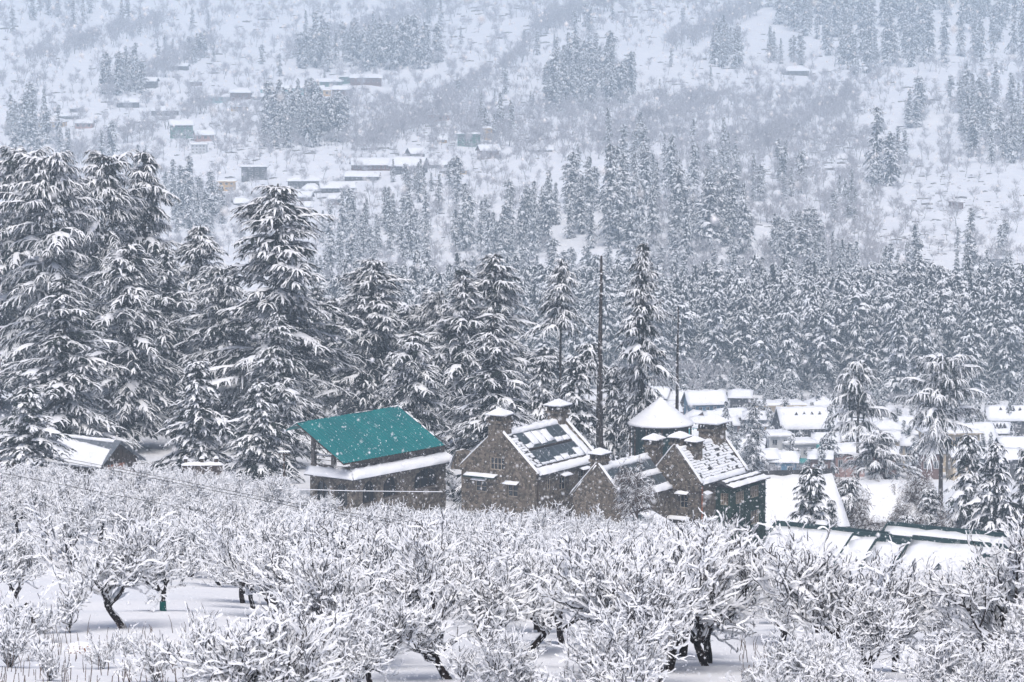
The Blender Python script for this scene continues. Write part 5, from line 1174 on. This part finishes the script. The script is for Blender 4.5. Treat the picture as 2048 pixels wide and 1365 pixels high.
for px, base, hpx, w, lab in [
    (1220, 470, 185, 62, 'tall hazy fir at the left of the hillside wood, above the double-topped cedar'), (1420, 500, 140, 66, 'dark broad hazy fir standing above the forest belt'),
    (1342, 395, 125, 50, 'slim hazy fir on the slope behind the slender cedar'), (1260, 560, 135, 66, 'pale snow-coated fir right behind the slender cedar top'),
    (1752, 365, 155, 46, 'tallest dark fir standing alone on the right of the far slope'), (1780, 372, 110, 50, 'fir leaning close to the tallest one on the right far slope'),
    (1148, 420, 110, 50, 'hazy fir left on the slope above the forest belt'), (1600, 545, 95, 62, 'fir at the foot of the bare right slope'),
    (1832, 255, 58, 36, 'small lone fir on the snow field high at the right'), (1830, 530, 85, 40, 'small fir at the lower edge of the right snow slope')]:
    h = hit(px, base, 900); s = w * K * h.y / 6.9; hh = hpx * K * h.y
    o = obj('hill_fir', FMESH[(px // 10) % 3], None, (h.x, h.y, h.z - .3), px, (s, s, hh / 22)); tag(o, lab, 'tree', 'single firs on the far slope')
FROST = [twig_cloud(40 + i, 8, [(6, 2.6, .05, [34, 46, 26][i], 3), (7, 1.6, .03, 40, 2), (8, 1.0, .02, 45, 2)], [2.2, 1.6, 2.8][i], .11, .05, .034, frost=.8).mesh('bare_tree_%d' % i, ['bare_twig', 'frost_twig']) for i in range(3)]
FS = []
for i, (px, base, hpx, lab) in enumerate([(1597, 218, 55, 'lone bare tree standing on the high snow field below the small house'), (1912, 452, 85, 'bare tree standing alone in the middle of the right snow slope'), (1705, 395, 80, 'tall thin bare tree at the left edge of the right snow slope')]):
    h = hit(px, base, 900); q = hpx * K * h.y / 7.5
    FS.append([tag(obj('bare_tree', FROST[i], None, (h.x, h.y, h.z - .2), 0, (q * .7, q * .7, q)), lab, 'tree', 'single bare trees on the far slope')])
SCRUB = [ # frosted bare trees: polygon, count, size
 ([(0, 40), (1500, 0), (1500, 300), (0, 300)], 620, .85), ([(880, 230), (1700, 180), (1700, 300), (1000, 330)], 330, .9), ([(0, 300), (1100, 300), (1100, 540), (200, 540)], 330, .85),
 ([(1500, 130), (2060, 130), (2060, 330), (1500, 330)], 170, .95), ([(1300, 300), (1760, 280), (1760, 560), (1300, 560)], 260, 1.1), ([(1700, 330), (2060, 330), (2060, 540), (1700, 540)], 60, 1.0),
 ([(450, 220), (1000, 190), (1000, 300), (450, 300)], 160, .9), ([(600, 545), (1500, 545), (1500, 590), (600, 590)], 120, 1.0), ([(0, -30), (1500, -30), (1500, 40), (0, 40)], 200, .9),
 ([(880, 205), (1060, 95), (1080, 111), (900, 221)], 46, 1.1), ([(1330, 95), (1500, 15), (1520, 31), (1350, 111)], 46, 1.1), ([(100, 335), (420, 205), (440, 221), (120, 351)], 46, 1.1), ([(560, 105), (860, 25), (880, 41), (580, 121)], 46, 1.1), ([(40, 120), (330, 40), (350, 56), (60, 136)], 46, 1.1), ([(1060, 60), (1250, -10), (1270, 6), (1080, 76)], 46, 1.1), ([(700, 300), (900, 210), (920, 226), (720, 316)], 46, 1.1), ([(1180, 285), (1420, 200), (1440, 216), (1200, 301)], 46, 1.1), ([(1500, 300), (1700, 190), (1720, 206), (1520, 316)], 46, 1.1), ([(200, 190), (420, 90), (440, 106), (220, 206)], 46, 1.1)]
pl = []
for poly, n, s in SCRUB:
    for px, py in sample(poly, int(n * 2.3), rg):
        h = hit(px, py, 900)
        if h: q = s * rg.uniform(.6, 1.3) * (h.y / 1300) ** .8; pl.append((h.x, h.y, h.z - .2, q, q * rg.uniform(.8, 1.3), rg.uniform(0, 6.28), rg.randrange(3)))
instancer('frosted_hillside_trees', pl, FS, 'frosted bare trees and scrub covering the far hillside', 'scrub')
# rock ledges and terrace banks
pl = []
for poly, n, s in [([(0, 0), (1500, 0), (1500, 320), (0, 320)], 1000, .8), ([(1690, 320), (2060, 300), (2060, 540), (1690, 540)], 420, .7), ([(420, 280), (960, 280), (960, 480), (420, 480)], 300, .8),
                   ([(1500, 60), (2060, 130), (2060, 320), (1500, 320)], 300, .7), ([(1500, 270), (1700, 270), (1700, 460), (1500, 460)], 220, .9)]:
    for px, py in sample(poly, n, rg):
        h = hit(px, py, 900)
        if h and fbm(h.x / 60 + 4, h.y / 60) > -.06: pl.append((h.x, h.y, h.z, h.y / 1500 * s * rg.choice([.4, .5, .6, .8, 1.1]) * rg.uniform(.7, 1.3), rg.uniform(-.7, .7), rg.randrange(5), rg.uniform(.6, 1.2)))
def ledge(seed):
    r = np.random.RandomState(seed); n = 5; L = r.uniform(1.2, 3.0); x = np.linspace(-L, L, n); nb = NB()
    f = np.stack([x, -.35 + r.normal(0, .12, n), np.full(n, -.4)], 1); t = np.stack([x, r.normal(0, .15, n), .35 + r.uniform(0, .5, n) * np.sin(np.linspace(.3, 2.84, n))], 1); b = np.stack([x, 1.2 + r.normal(0, .2, n), t[:, 2] * .6], 1)
    i = np.arange(n - 1); q = lambda a, c: np.concatenate([np.stack([i + a * n, i + 1 + a * n, i + 1 + c * n], 1), np.stack([i + a * n, i + 1 + c * n, i + c * n], 1)])
    nb.add(np.concatenate([f, t, b]), q(0, 1), 0, False); nb.add(np.concatenate([f, t + np.array([0, 0, .06]), b]), q(1, 2), 1); return nb.arrays()
o = obj('hillside_ledges', scatter_mesh('hillside_ledges', [ledge(i) for i in range(5)], pl, ['rock', 'snow'])); o['kind'] = 'stuff'; o['label'] = 'dark rock ledges and terrace banks on the far hillside'; o['category'] = 'rocks'
# frosted broadleaf trees at the foot of the forest belt
VAL = [twig_cloud(60 + i, 12, [(6, 4.2, .09, 42, 4), (7, 2.4, .05, 42, 3), (7, 1.3, .03, 45, 2), (4, .7, .02, 50, 1)], [3., 2.2][i], .2, .06, .045, frost=.7, upness=.2).mesh('valley_tree_%d' % i, ['bare_twig', 'frost_twig']) for i in range(2)]
for i, (px, top, Y, w) in enumerate([(1372, 680, 735, 90), (1420, 690, 728, 100), (1460, 700, 742, 60), (1340, 640, 770, 90), (1590, 735, 742, 90), (1640, 745, 735, 70), (1715, 690, 752, 80), (1760, 700, 742, 80), (1530, 740, 738, 70), (1690, 750, 730, 60), (1390, 735, 712, 50), (1810, 760, 726, 60), (1500, 720, 760, 60), (1080, 600, 800, 90), (1030, 640, 780, 80), (880, 640, 760, 90), (690, 620, 780, 90), (1330, 720, 735, 60), (1240, 700, 740, 80)]):
    T = at(px, top, Y); g = float(gz(T.x, Y)); h = T.z - g
    if h < 3: h = 4
    o = obj('frosted_broadleaf', VAL[i % 2], None, (T.x, Y, g - .2), i * 1.3, (w * K * Y / 10.5,) * 2 + (h / 11.5,)); tag(o, 'frosted bare broadleaf tree at the foot of the fir forest belt', 'tree', 'frosted broadleaf trees along the forest foot')

rr = random.Random(31)
for i, (px, py) in enumerate([(1330, 845), (1395, 872), (1450, 905), (1500, 880), (1530, 900), (1545, 850), (1580, 885), (1640, 900), (1665, 870), (1690, 930), (1715, 915), (1735, 885), (1760, 915), (1815, 925), (1850, 925), (1870, 950), (1950, 945), (1975, 950), (2010, 915), (2045, 865), (1930, 900), (1600, 960), (1540, 960), (1655, 955), (1480, 862)]):
    h = hit(px, py, 520); q = rr.uniform(.5, .85)
    if i % 3 == 2:
        o = obj('town_fir', FMESH[i % 3], None, (h.x, h.y - 3, h.z - .2), i, (q * .8, q * .8, q * .8)); tag(o, 'small snowy fir growing between the valley houses', 'tree', 'small firs in the valley town')
    else:
        o = obj('town_tree', VAL[i % 2], None, (h.x, h.y - 3, h.z - .2), i, (q * .7, q * .7, q * .8)); tag(o, 'frosted bare tree growing between the valley houses', 'tree', 'bare trees in the valley town')
pl = []; rr = random.Random(41)
VS = [[next(o for o in bpy.data.objects if o.data == m)] for m in VAL] + [[FSRC[0]], [FSRC[1]]]
for k in range(420):
    px = rr.uniform(1270, 2070); h = hit(px, rr.uniform(778, 965), 560)
    if h and h.y < 742: q = rr.uniform(.28, .55); k = rr.choice((0, 1, 2, 3, 3, 2)); pl.append((h.x, h.y, h.z - .2, q * (1 if k < 2 else .8), q * rr.uniform(.8, 1.1) * (1 if k < 2 else .75), rr.uniform(0, 6.28), k))
instancer('valley_scrub', pl, VS, 'scrub and small trees filling the gaps between the valley houses', 'scrub')
# ------------------------------------------------------------------ orchard
AP = [apple(70 + i) for i in range(6)]
APM = [(w.mesh('apple_wood_%d' % i, ['apple_bark']), s.mesh('apple_snow_%d' % i, ['snow'])) for i, (w, s) in enumerate(AP)]
APH = [float(w.arrays()[0][:, 2].max()) for w, _ in AP]; print('apple heights', APH)
SHR_SPEC = [(13, .8, .014, 46, 5), (5, .5, .010, 36, 3), (4, .22, .007, 48, 2)]
SH = [apple(90 + i, SHR_SPEC, .12, .03, (.03, .026, .024, .022), upness=.34) for i in range(3)]
SHM = [(w.mesh('shrub_wood_%d' % i, ['apple_bark']), s.mesh('shrub_snow_%d' % i, ['snow'])) for i, (w, s) in enumerate(SH)]
for n, l in (('apple', AP), ('shrub', SH)): print(n, [len(w.arrays()[1]) + len(s.arrays()[1]) for w, s in l])
def place_apple(x, Y, s, rz, k, label, group=None, zs=1.0, cat='tree', name='apple_tree', meshes=None):
    w, sn = (meshes or APM)[k]
    t = thing(name, label, cat, (x, Y, float(gz(x, Y)) - .05), rz, group)
    obj('branches', w, t, sc=(s, s, s * zs)); obj('snow_load', sn, t, sc=(s, s, s * zs)); return t
# trees whose trunk stands free, placed by hand: photo x, y of the trunk foot, size
FRONT = [(250, 1258, 1.3, 0, 'forked apple tree with a leaning trunk on the open snow at left'), (326, 1222, .95, 1, 'apple tree with a green-painted straight trunk behind the leaning one'),
 (22, 1215, 1.1, 2, 'apple tree at the left frame edge by the open snow'), (905, 1358, 1.05, 3, 'apple tree cropped by the bottom frame edge below the glazed gable house'),
 (1335, 1345, 1.35, 4, 'front-row apple tree below the left corner of the ivy bay'), (1415, 1330, 1.2, 5, 'front-row apple tree below the middle of the ivy bay'),
 (1632, 1350, 1.25, 0, 'front-row apple tree below the long lodge roof'), (1790, 1345, 1.1, 1, 'front-row apple tree below the short overlapping lodge roof'),
 (575, 1245, 1.0, 2, 'apple tree at the right edge of the open snow at left'), (1985, 1350, 1.15, 3, 'apple tree at the right end of the front row'),
 (1125, 1290, 1.0, 4, 'apple tree beside the small snow clearing at the centre'), (700, 1300, 1.05, 5, 'apple tree right of the narrow snow gap at lower left centre')]
CLEAR = [[(-80, 1140), (430, 1165), (520, 1260), (470, 1300), (470, 1500), (-80, 1500)], [(545, 1235), (660, 1255), (650, 1400), (545, 1400)], [(1180, 1165), (1275, 1170), (1275, 1260), (1190, 1260)], [(1490, 1290), (1600, 1300), (1600, 1380), (1490, 1380)], [(870, 1250), (960, 1250), (980, 1380), (870, 1380)]]
used = []
for px, py, s, k, lab in FRONT:
    h = hit(px, py, 55); used.append((h.x, h.y)); t = place_apple(h.x, h.y, s * .88, px * .37, k, lab, 'apple trees of the orchard', .98)
    if 'green-painted' in lab: MB().tube([(0, 0, -.1), (0, 0, .38)], [.135 * s, .115 * s], 10).build('paint_band', 'green_paint', t)
rr = random.Random(23); n = 0; Y = 51.; far = []; ASRC = [None] * 6
while Y < 272:
    half = 1024 * K * Y * 1.07 + 1; x = -half + rr.uniform(0, 3)
    while x < half:
        X = x + rr.uniform(-1.2, 1.2); yy = Y + rr.uniform(-1.6, 1.6); g = float(gz(X, yy))
        px = 1024 + X / (K * yy); d = math.atan2(CZ - g, yy) - PITCH; py = 682.5 + math.tan(d) / K
        x += 3.7 + Y * .006
        if any(inpoly((px, py), c) for c in CLEAR) or any((X - a) ** 2 + (yy - b) ** 2 < 4 for a, b in used): continue
        if yy < 64 and px < 470: continue
        if yy > 262 and px > 1480: continue
        row = 'nearest' if Y < 75 else 'near' if Y < 120 else 'middle' if Y < 180 else 'far'; s = rr.uniform(.85, 1.12) if Y >= 75 else rr.uniform(.8, 1.0)
        zone = 'below the left shed' if px < 300 else 'left of the teal-roofed house' if px < 580 else 'below the teal-roofed house' if px < 900 else 'below the glazed gable house' if px < 1200 else 'below the manor' if px < 1400 else 'below the ivy bay' if px < 1560 else 'below the long lodge roof' if px < 1750 else 'below the stepped lodge roofs'
        lab = 'snow-laden apple tree in the %s orchard rows, %s' % (row, zone)
        k = rr.randrange(6); s *= 1.02; zs = rr.uniform(.85, 1.08)
        lim = float(np.interp(px, [0, 400, 560, 640, 720, 790, 850, 1000, 1080, 1200, 1300, 1360, 1440, 1500, 1560, 1700, 1850, 2048], [925, 928, 955, 1022, 1026, 958, 1010, 975, 1005, 1028, 1052, 1035, 1045, 1095, 1120, 1138, 1158, 1176])) + rr.uniform(-16, 30) - (38 if rr.random() < .12 and px < 1400 else 0)
        if yy < 64: lim = float(np.interp(px, [0, 480, 520, 1300, 1400, 2048], [1290, 1285, 1190, 1200, 1260, 1270])) + rr.uniform(-35, 30)
        hh = APH[k] * .97 * s * zs; top = py - hh / (K * yy)
        if top < lim - 6:
            f = (py - lim) * K * yy / hh
            if f < (.62 if px < 1400 and yy > 64 else .34): continue
            s *= f
        rz = rr.uniform(0, 6.28)
        if n < 282: t = place_apple(X, yy, s, rz, k, lab, 'apple trees of the orchard', zs); n += 1; ASRC[k] = list(t.children)
        else: far.append((X, yy, g - .05, s * 1.05, s * zs, rz, k))
    Y += 3.7 + Y * .007
print('orchard', n, len(far))
instancer('orchard_behind', far, ASRC, 'snow-white crowns of the farthest orchard rows below the buildings', 'orchard')
for i, (px, py, s, lab) in enumerate([(143, 1266, 1.3, 'leafless young sapling standing alone on the open snow at left'), (56, 1292, 1.3, 'stump with upright shoots at the lower left'),
    (12, 1335, 1.4, 'low snowy shrub in the bottom left corner'), (95, 1362, 1.0, 'low snowy shrub with upright stalks, second from the bottom left corner'), (205, 1340, 1.0, 'low snowy shrub below the leaning forked tree'),
    (318, 1365, 1.3, 'low snowy shrub right of the leaning forked tree'), (402, 1335, 1.5, 'wide snowy shrub at the bottom, left of the narrow snow gap'), (255, 1310, .9, 'small clump of dry stalks in front of the leaning forked tree')]):
    h = hit(px, py, 55); place_apple(h.x, h.y, s * (.9 if i < 2 else .62), i * 1.1, i % 3, lab, 'shrubs on the open snow', 1.1, 'shrub', 'snowy_shrub', SHM)

# dry stalks standing in the open snow
R = random.Random(77); sm = MB()
for k in range(520):
    px, py = R.choice([(R.uniform(0, 470), R.uniform(1265, 1390)), (R.uniform(560, 640), R.uniform(1280, 1380)), (R.uniform(1180, 1270), R.uniform(1180, 1260)), (R.uniform(1480, 1620), R.uniform(1300, 1390)), (R.uniform(0, 470), R.uniform(1290, 1390))])
    h = hit(px, py, 45)
    if h is None: continue
    L = R.uniform(.15, .6); d = V3(R.uniform(-.25, .25), R.uniform(-.25, .25), 1) * L
    sm.bar(h - V3(0, 0, .05), h + d * .6, .014); sm.bar(h + d * .6, h + d + V3(R.uniform(-.08, .08), 0, 0), .009)
o = sm.build('dry_stalks', 'brown_twig'); o['kind'] = 'stuff'; o['label'] = 'thin dry stalks poking out of the open snow'; o['category'] = 'stalks'
# ------------------------------------------------------------------ bare weeping tree, poles, cables, heap, stump
def weeping():
    c = at(1262, 1075, 291); g = float(gz(c.x, 291))
    lines, rng = skeleton(301, [(8, 3.2, .11, 34, 5), (9, 1.7, .055, 55, 4), (10, 1.1, .032, 60, 3), (6, .6, .022, 60, 2)], 2.6, .2, upness=.12, gnarl=.25)
    for i, (p, a, b, l) in enumerate(lines):
        if l >= 2: q = np.linspace(0, 1, len(p))[:, None] ** 1.6; p = p - UP * q * (.55 if l == 2 else .4); lines[i] = (p, a, b, l)
    w, s = NB(), NB(); tubes(w, [x for x in lines if x[3] <= 1], 6, 0); tubes(w, [x for x in lines if x[3] > 1], 3, 0); snow_coat(s, lines, (0, .08, .05, .03, .02), rng, skip=.74, fine=False)
    t = thing('bare_tree', 'brown bare weeping tree in front of the middle of the manor', 'tree', (c.x, 291, g)); obj('branches', w.mesh('weeping', ['brown_twig']), t, sc=(.62, .62, 1.02)); obj('snow_load', s.mesh('weeping_snow', ['snow']), t, sc=(.62, .62, 1.02))
    return w, s
WP = weeping()
WM = [o.data for o in bpy.data.objects if o.name.startswith('branches') and o.data.name == 'weeping'][0], [o.data for o in bpy.data.objects if o.name.startswith('snow_load') and o.data.name == 'weeping_snow'][0]
for i, (px, top, w, Yd, lab) in enumerate([(1690, 925, 120, 372, 'bare frosty tree left of the pale hall roof'), (1790, 985, 90, 362, 'bare frosty bush in front of the pale hall roof'), (1840, 930, 110, 380, 'bare frosty tree between the spreading cedar and the right firs'), (1740, 1045, 90, 310, 'bare frosty bush behind the long lodge roof'), (1670, 1050, 70, 312, 'small bare bush above the long lodge roof'),
  (1585, 985, 90, 345, 'bare frosty tree rising behind the big roof beside the ivy bay'), (1655, 960, 100, 385, 'bare frosty tree right behind the small fir at the big roof'), (1725, 975, 90, 350, 'bare frosty tree directly in front of the pale hall roof at left'), (1825, 1000, 100, 345, 'bare frosty tree right of the pale hall roof'),
  (1870, 985, 90, 362, 'bare frosty tree left of the two right firs'), (1900, 1010, 90, 330, 'bare frosty bush at the foot of the two right firs'), (1850, 1045, 90, 318, 'bare frosty bush above the stepped lodge roofs'), (1780, 1050, 80, 318, 'bare frosty bush above the short lodge roof'), (1560, 1030, 60, 322, 'bare bush at the foot of the ivy bay')]):
    T = at(px, top, Yd); g = float(gz(T.x, Yd)); h = max(4, T.z - g); q = w * K * Yd / 8.5
    t = thing('bare_tree', lab, 'tree', (T.x, Yd, g - .1), i * 1.7, 'bare trees at the right'); obj('branches', WM[0], t, sc=(q, q, h / 8.2)); obj('snow_load', WM[1], t, sc=(q, q, h / 8.2))
def pole(px, top, Yd, lab):
    T = at(px, top, Yd); g = float(gz(T.x, Yd)); h = T.z - g; t = thing('utility_pole', lab, 'pole', (T.x, Yd, g))
    MB().tube([(0, 0, -.5), (0, 0, h)], [.14, .10], 8).build('post', 'wood_dark', t); MB().box(-.55, .55, -.06, .06, h - .25, h - .13).build('crossarm', 'wood_dark', t)
    MB().slab((-.6, -.12, h + .01), (.6, -.12, h + .01), (.6, .12, h + .01), (-.6, .12, h + .01), .14, 5, 2, seed=2, jit=.03).build('snow_cap', 'snow', t, True)
pole(568, 905, 286, 'dark wooden pole with a snowy top left of the teal-roofed house')
def cable(pts, Y0, Y1, r, lab, m='cable', group='power cables over the orchard'):
    n = len(pts); P = []
    xs = [p[0] for p in pts]; ys = [p[1] for p in pts]
    for k in range(41):
        x = xs[0] + (xs[-1] - xs[0]) * k / 40; y = float(np.interp(x, xs, ys)); P.append(at(x, y, Y0 + (Y1 - Y0) * k / 40))
    tag(MB().tube(P, r, 5).build('power_cable', m), lab, 'cable', group)
L1 = [(-80, 878), (240, 938), (500, 990), (600, 1010), (1200, 1106), (1450, 1151), (2048, 1240), (2130, 1253)]
cable(L1, 175, 120, .014, 'upper of the two close power cables sagging across the orchard')
cable([(x, y + 6) for x, y in L1], 175, 120, .014, 'lower of the two close power cables sagging across the orchard')
cable([(-80, 930), (165, 978), (500, 1042), (1200, 1160), (1450, 1200), (2048, 1296), (2130, 1310)], 165, 112, .014, 'single power cable crossing the orchard below the pair')
cable([(570, 978), (700, 982), (885, 984)], 286, 288, .035, 'snow-coated cable running from the wooden pole along the arches', 'snow', None)
def heap():
    h = hit(160, 1306, 55); t = thing('leaf_heap', 'snow-covered heap with rusty leaves showing on the open snow at left', 'heap', (h.x, h.y, h.z)); R = random.Random(4)
    m = MB(); n = 14
    rings = [[(r * (1 + .25 * math.sin(3 * a + k)) * math.cos(a), r * .8 * math.sin(a), z) for a in [i * 6.283 / n for i in range(n)]] for k, (r, z) in enumerate(((.62, -.1), (.5, .12), (.3, .25), (.1, .29)))]
    for A, B in zip(rings, rings[1:]):
        for i in range(n): m.poly(A[i], A[(i + 1) % n], B[(i + 1) % n], B[i])
    m.poly(*rings[-1]); m.build('snow_mound', 'snow', t, True)
    l = MB()
    for k in range(60):
        p = V3(R.uniform(-.35, .4), R.uniform(-.5, -.28), R.uniform(.0, .2)); l.poly(*[p + V3(R.uniform(-.06, .06), R.uniform(-.05, .05), R.uniform(-.06, .06)) for _ in range(3)])
    o = l.build('rusty_leaves', 'orange_leaf', t); o['kind'] = 'stuff'
heap()
def stump(px, py, lab, lean):
    h = hit(px, py, 55); t = thing('tree_stump', lab, 'stump', (h.x, h.y, h.z)); MB().tube([(0, 0, -.2), (0, 0, .15), (-.12 * lean, 0, .42), (-.3 * lean, .02, .6)], [.17, .13, .09, .05], 8).build('wood', 'bark', t)
    MB().slab((-.2 * lean - .08, -.07, .5), (-.2 * lean + .12, -.07, .5), (-.2 * lean + .12, .1, .5), (-.2 * lean - .08, .1, .5), .1, 3, 3, seed=1, jit=.02).build('snow_cap', 'snow', t, True)
stump(70, 1246, 'short curved stump on the open snow at left', 1)
# ------------------------------------------------------------------ falling snow
def flakes():
    rng = np.random.RandomState(8); N = 72000
    D = (13 ** 1.7 + rng.rand(N) * (95 ** 1.7 - 13 ** 1.7)) ** (1 / 1.7)
    D[:170] = rng.uniform(4.5, 13, 170)
    hw = 1024 * K * D * 1.12
    X = rng.uniform(-1, 1, N) * hw; c = -math.tan(PITCH) * D; Z = CZ + c + rng.uniform(-1, 1, N) * hw * .70
    ok = Z > gz(X, D) + .3; D, X, Z = D[ok], X[ok], Z[ok]; N = len(D)
    r = rng.uniform(.0030, .0080, N) * np.where(rng.rand(N) < .03, 1.8, 1)
    O = np.array([(1, 0, 0), (-1, 0, 0), (0, 1, 0), (0, -1, 0), (0, 0, 1.1), (0, 0, -1.1)]) * .95
    V = np.stack([X, D, Z], 1)[:, None] + O[None] * r[:, None, None] * rng.uniform(.7, 1.3, (N, 6, 1))
    F0 = np.array([(0, 2, 4), (2, 1, 4), (1, 3, 4), (3, 0, 4), (2, 0, 5), (1, 2, 5), (3, 1, 5), (0, 3, 5)])
    F = (np.arange(N)[:, None, None] * 6 + F0[None]).reshape(-1, 3)
    o = obj('falling_snow', tri_mesh('falling_snow', V.reshape(-1, 3), F, np.zeros(len(F)), np.ones(len(F)), ['snow'])); o['kind'] = 'stuff'
    o['label'] = 'snowflakes falling through the air'; o['category'] = 'snowflakes'
flakes()
# ------------------------------------------------------------------ haze
def haze():
    x0, x1, y0, y1, z0, z1 = -900, 900, -20, 3140, CZ - 114, CZ + 62
    o = MB().box(x0, x1, y0, y1, z0, z1).build('haze', [])
    m = bpy.data.materials.new('haze'); m.use_nodes = True; nt = m.node_tree; nt.nodes.clear()
    out = nt.nodes.new('ShaderNodeOutputMaterial'); v = nt.nodes.new('ShaderNodeVolumePrincipled')
    v.inputs['Color'].default_value = (.69, .84, .97, 1); v.inputs['Density'].default_value = HAZE; v.inputs['Anisotropy'].default_value = 0.0
    v.inputs['Density Attribute'].default_value = ''
    nt.links.new(v.outputs[0], out.inputs['Volume']); o.data.materials.append(m); o['kind'] = 'stuff'
HAZE = 4.0e-4
haze()
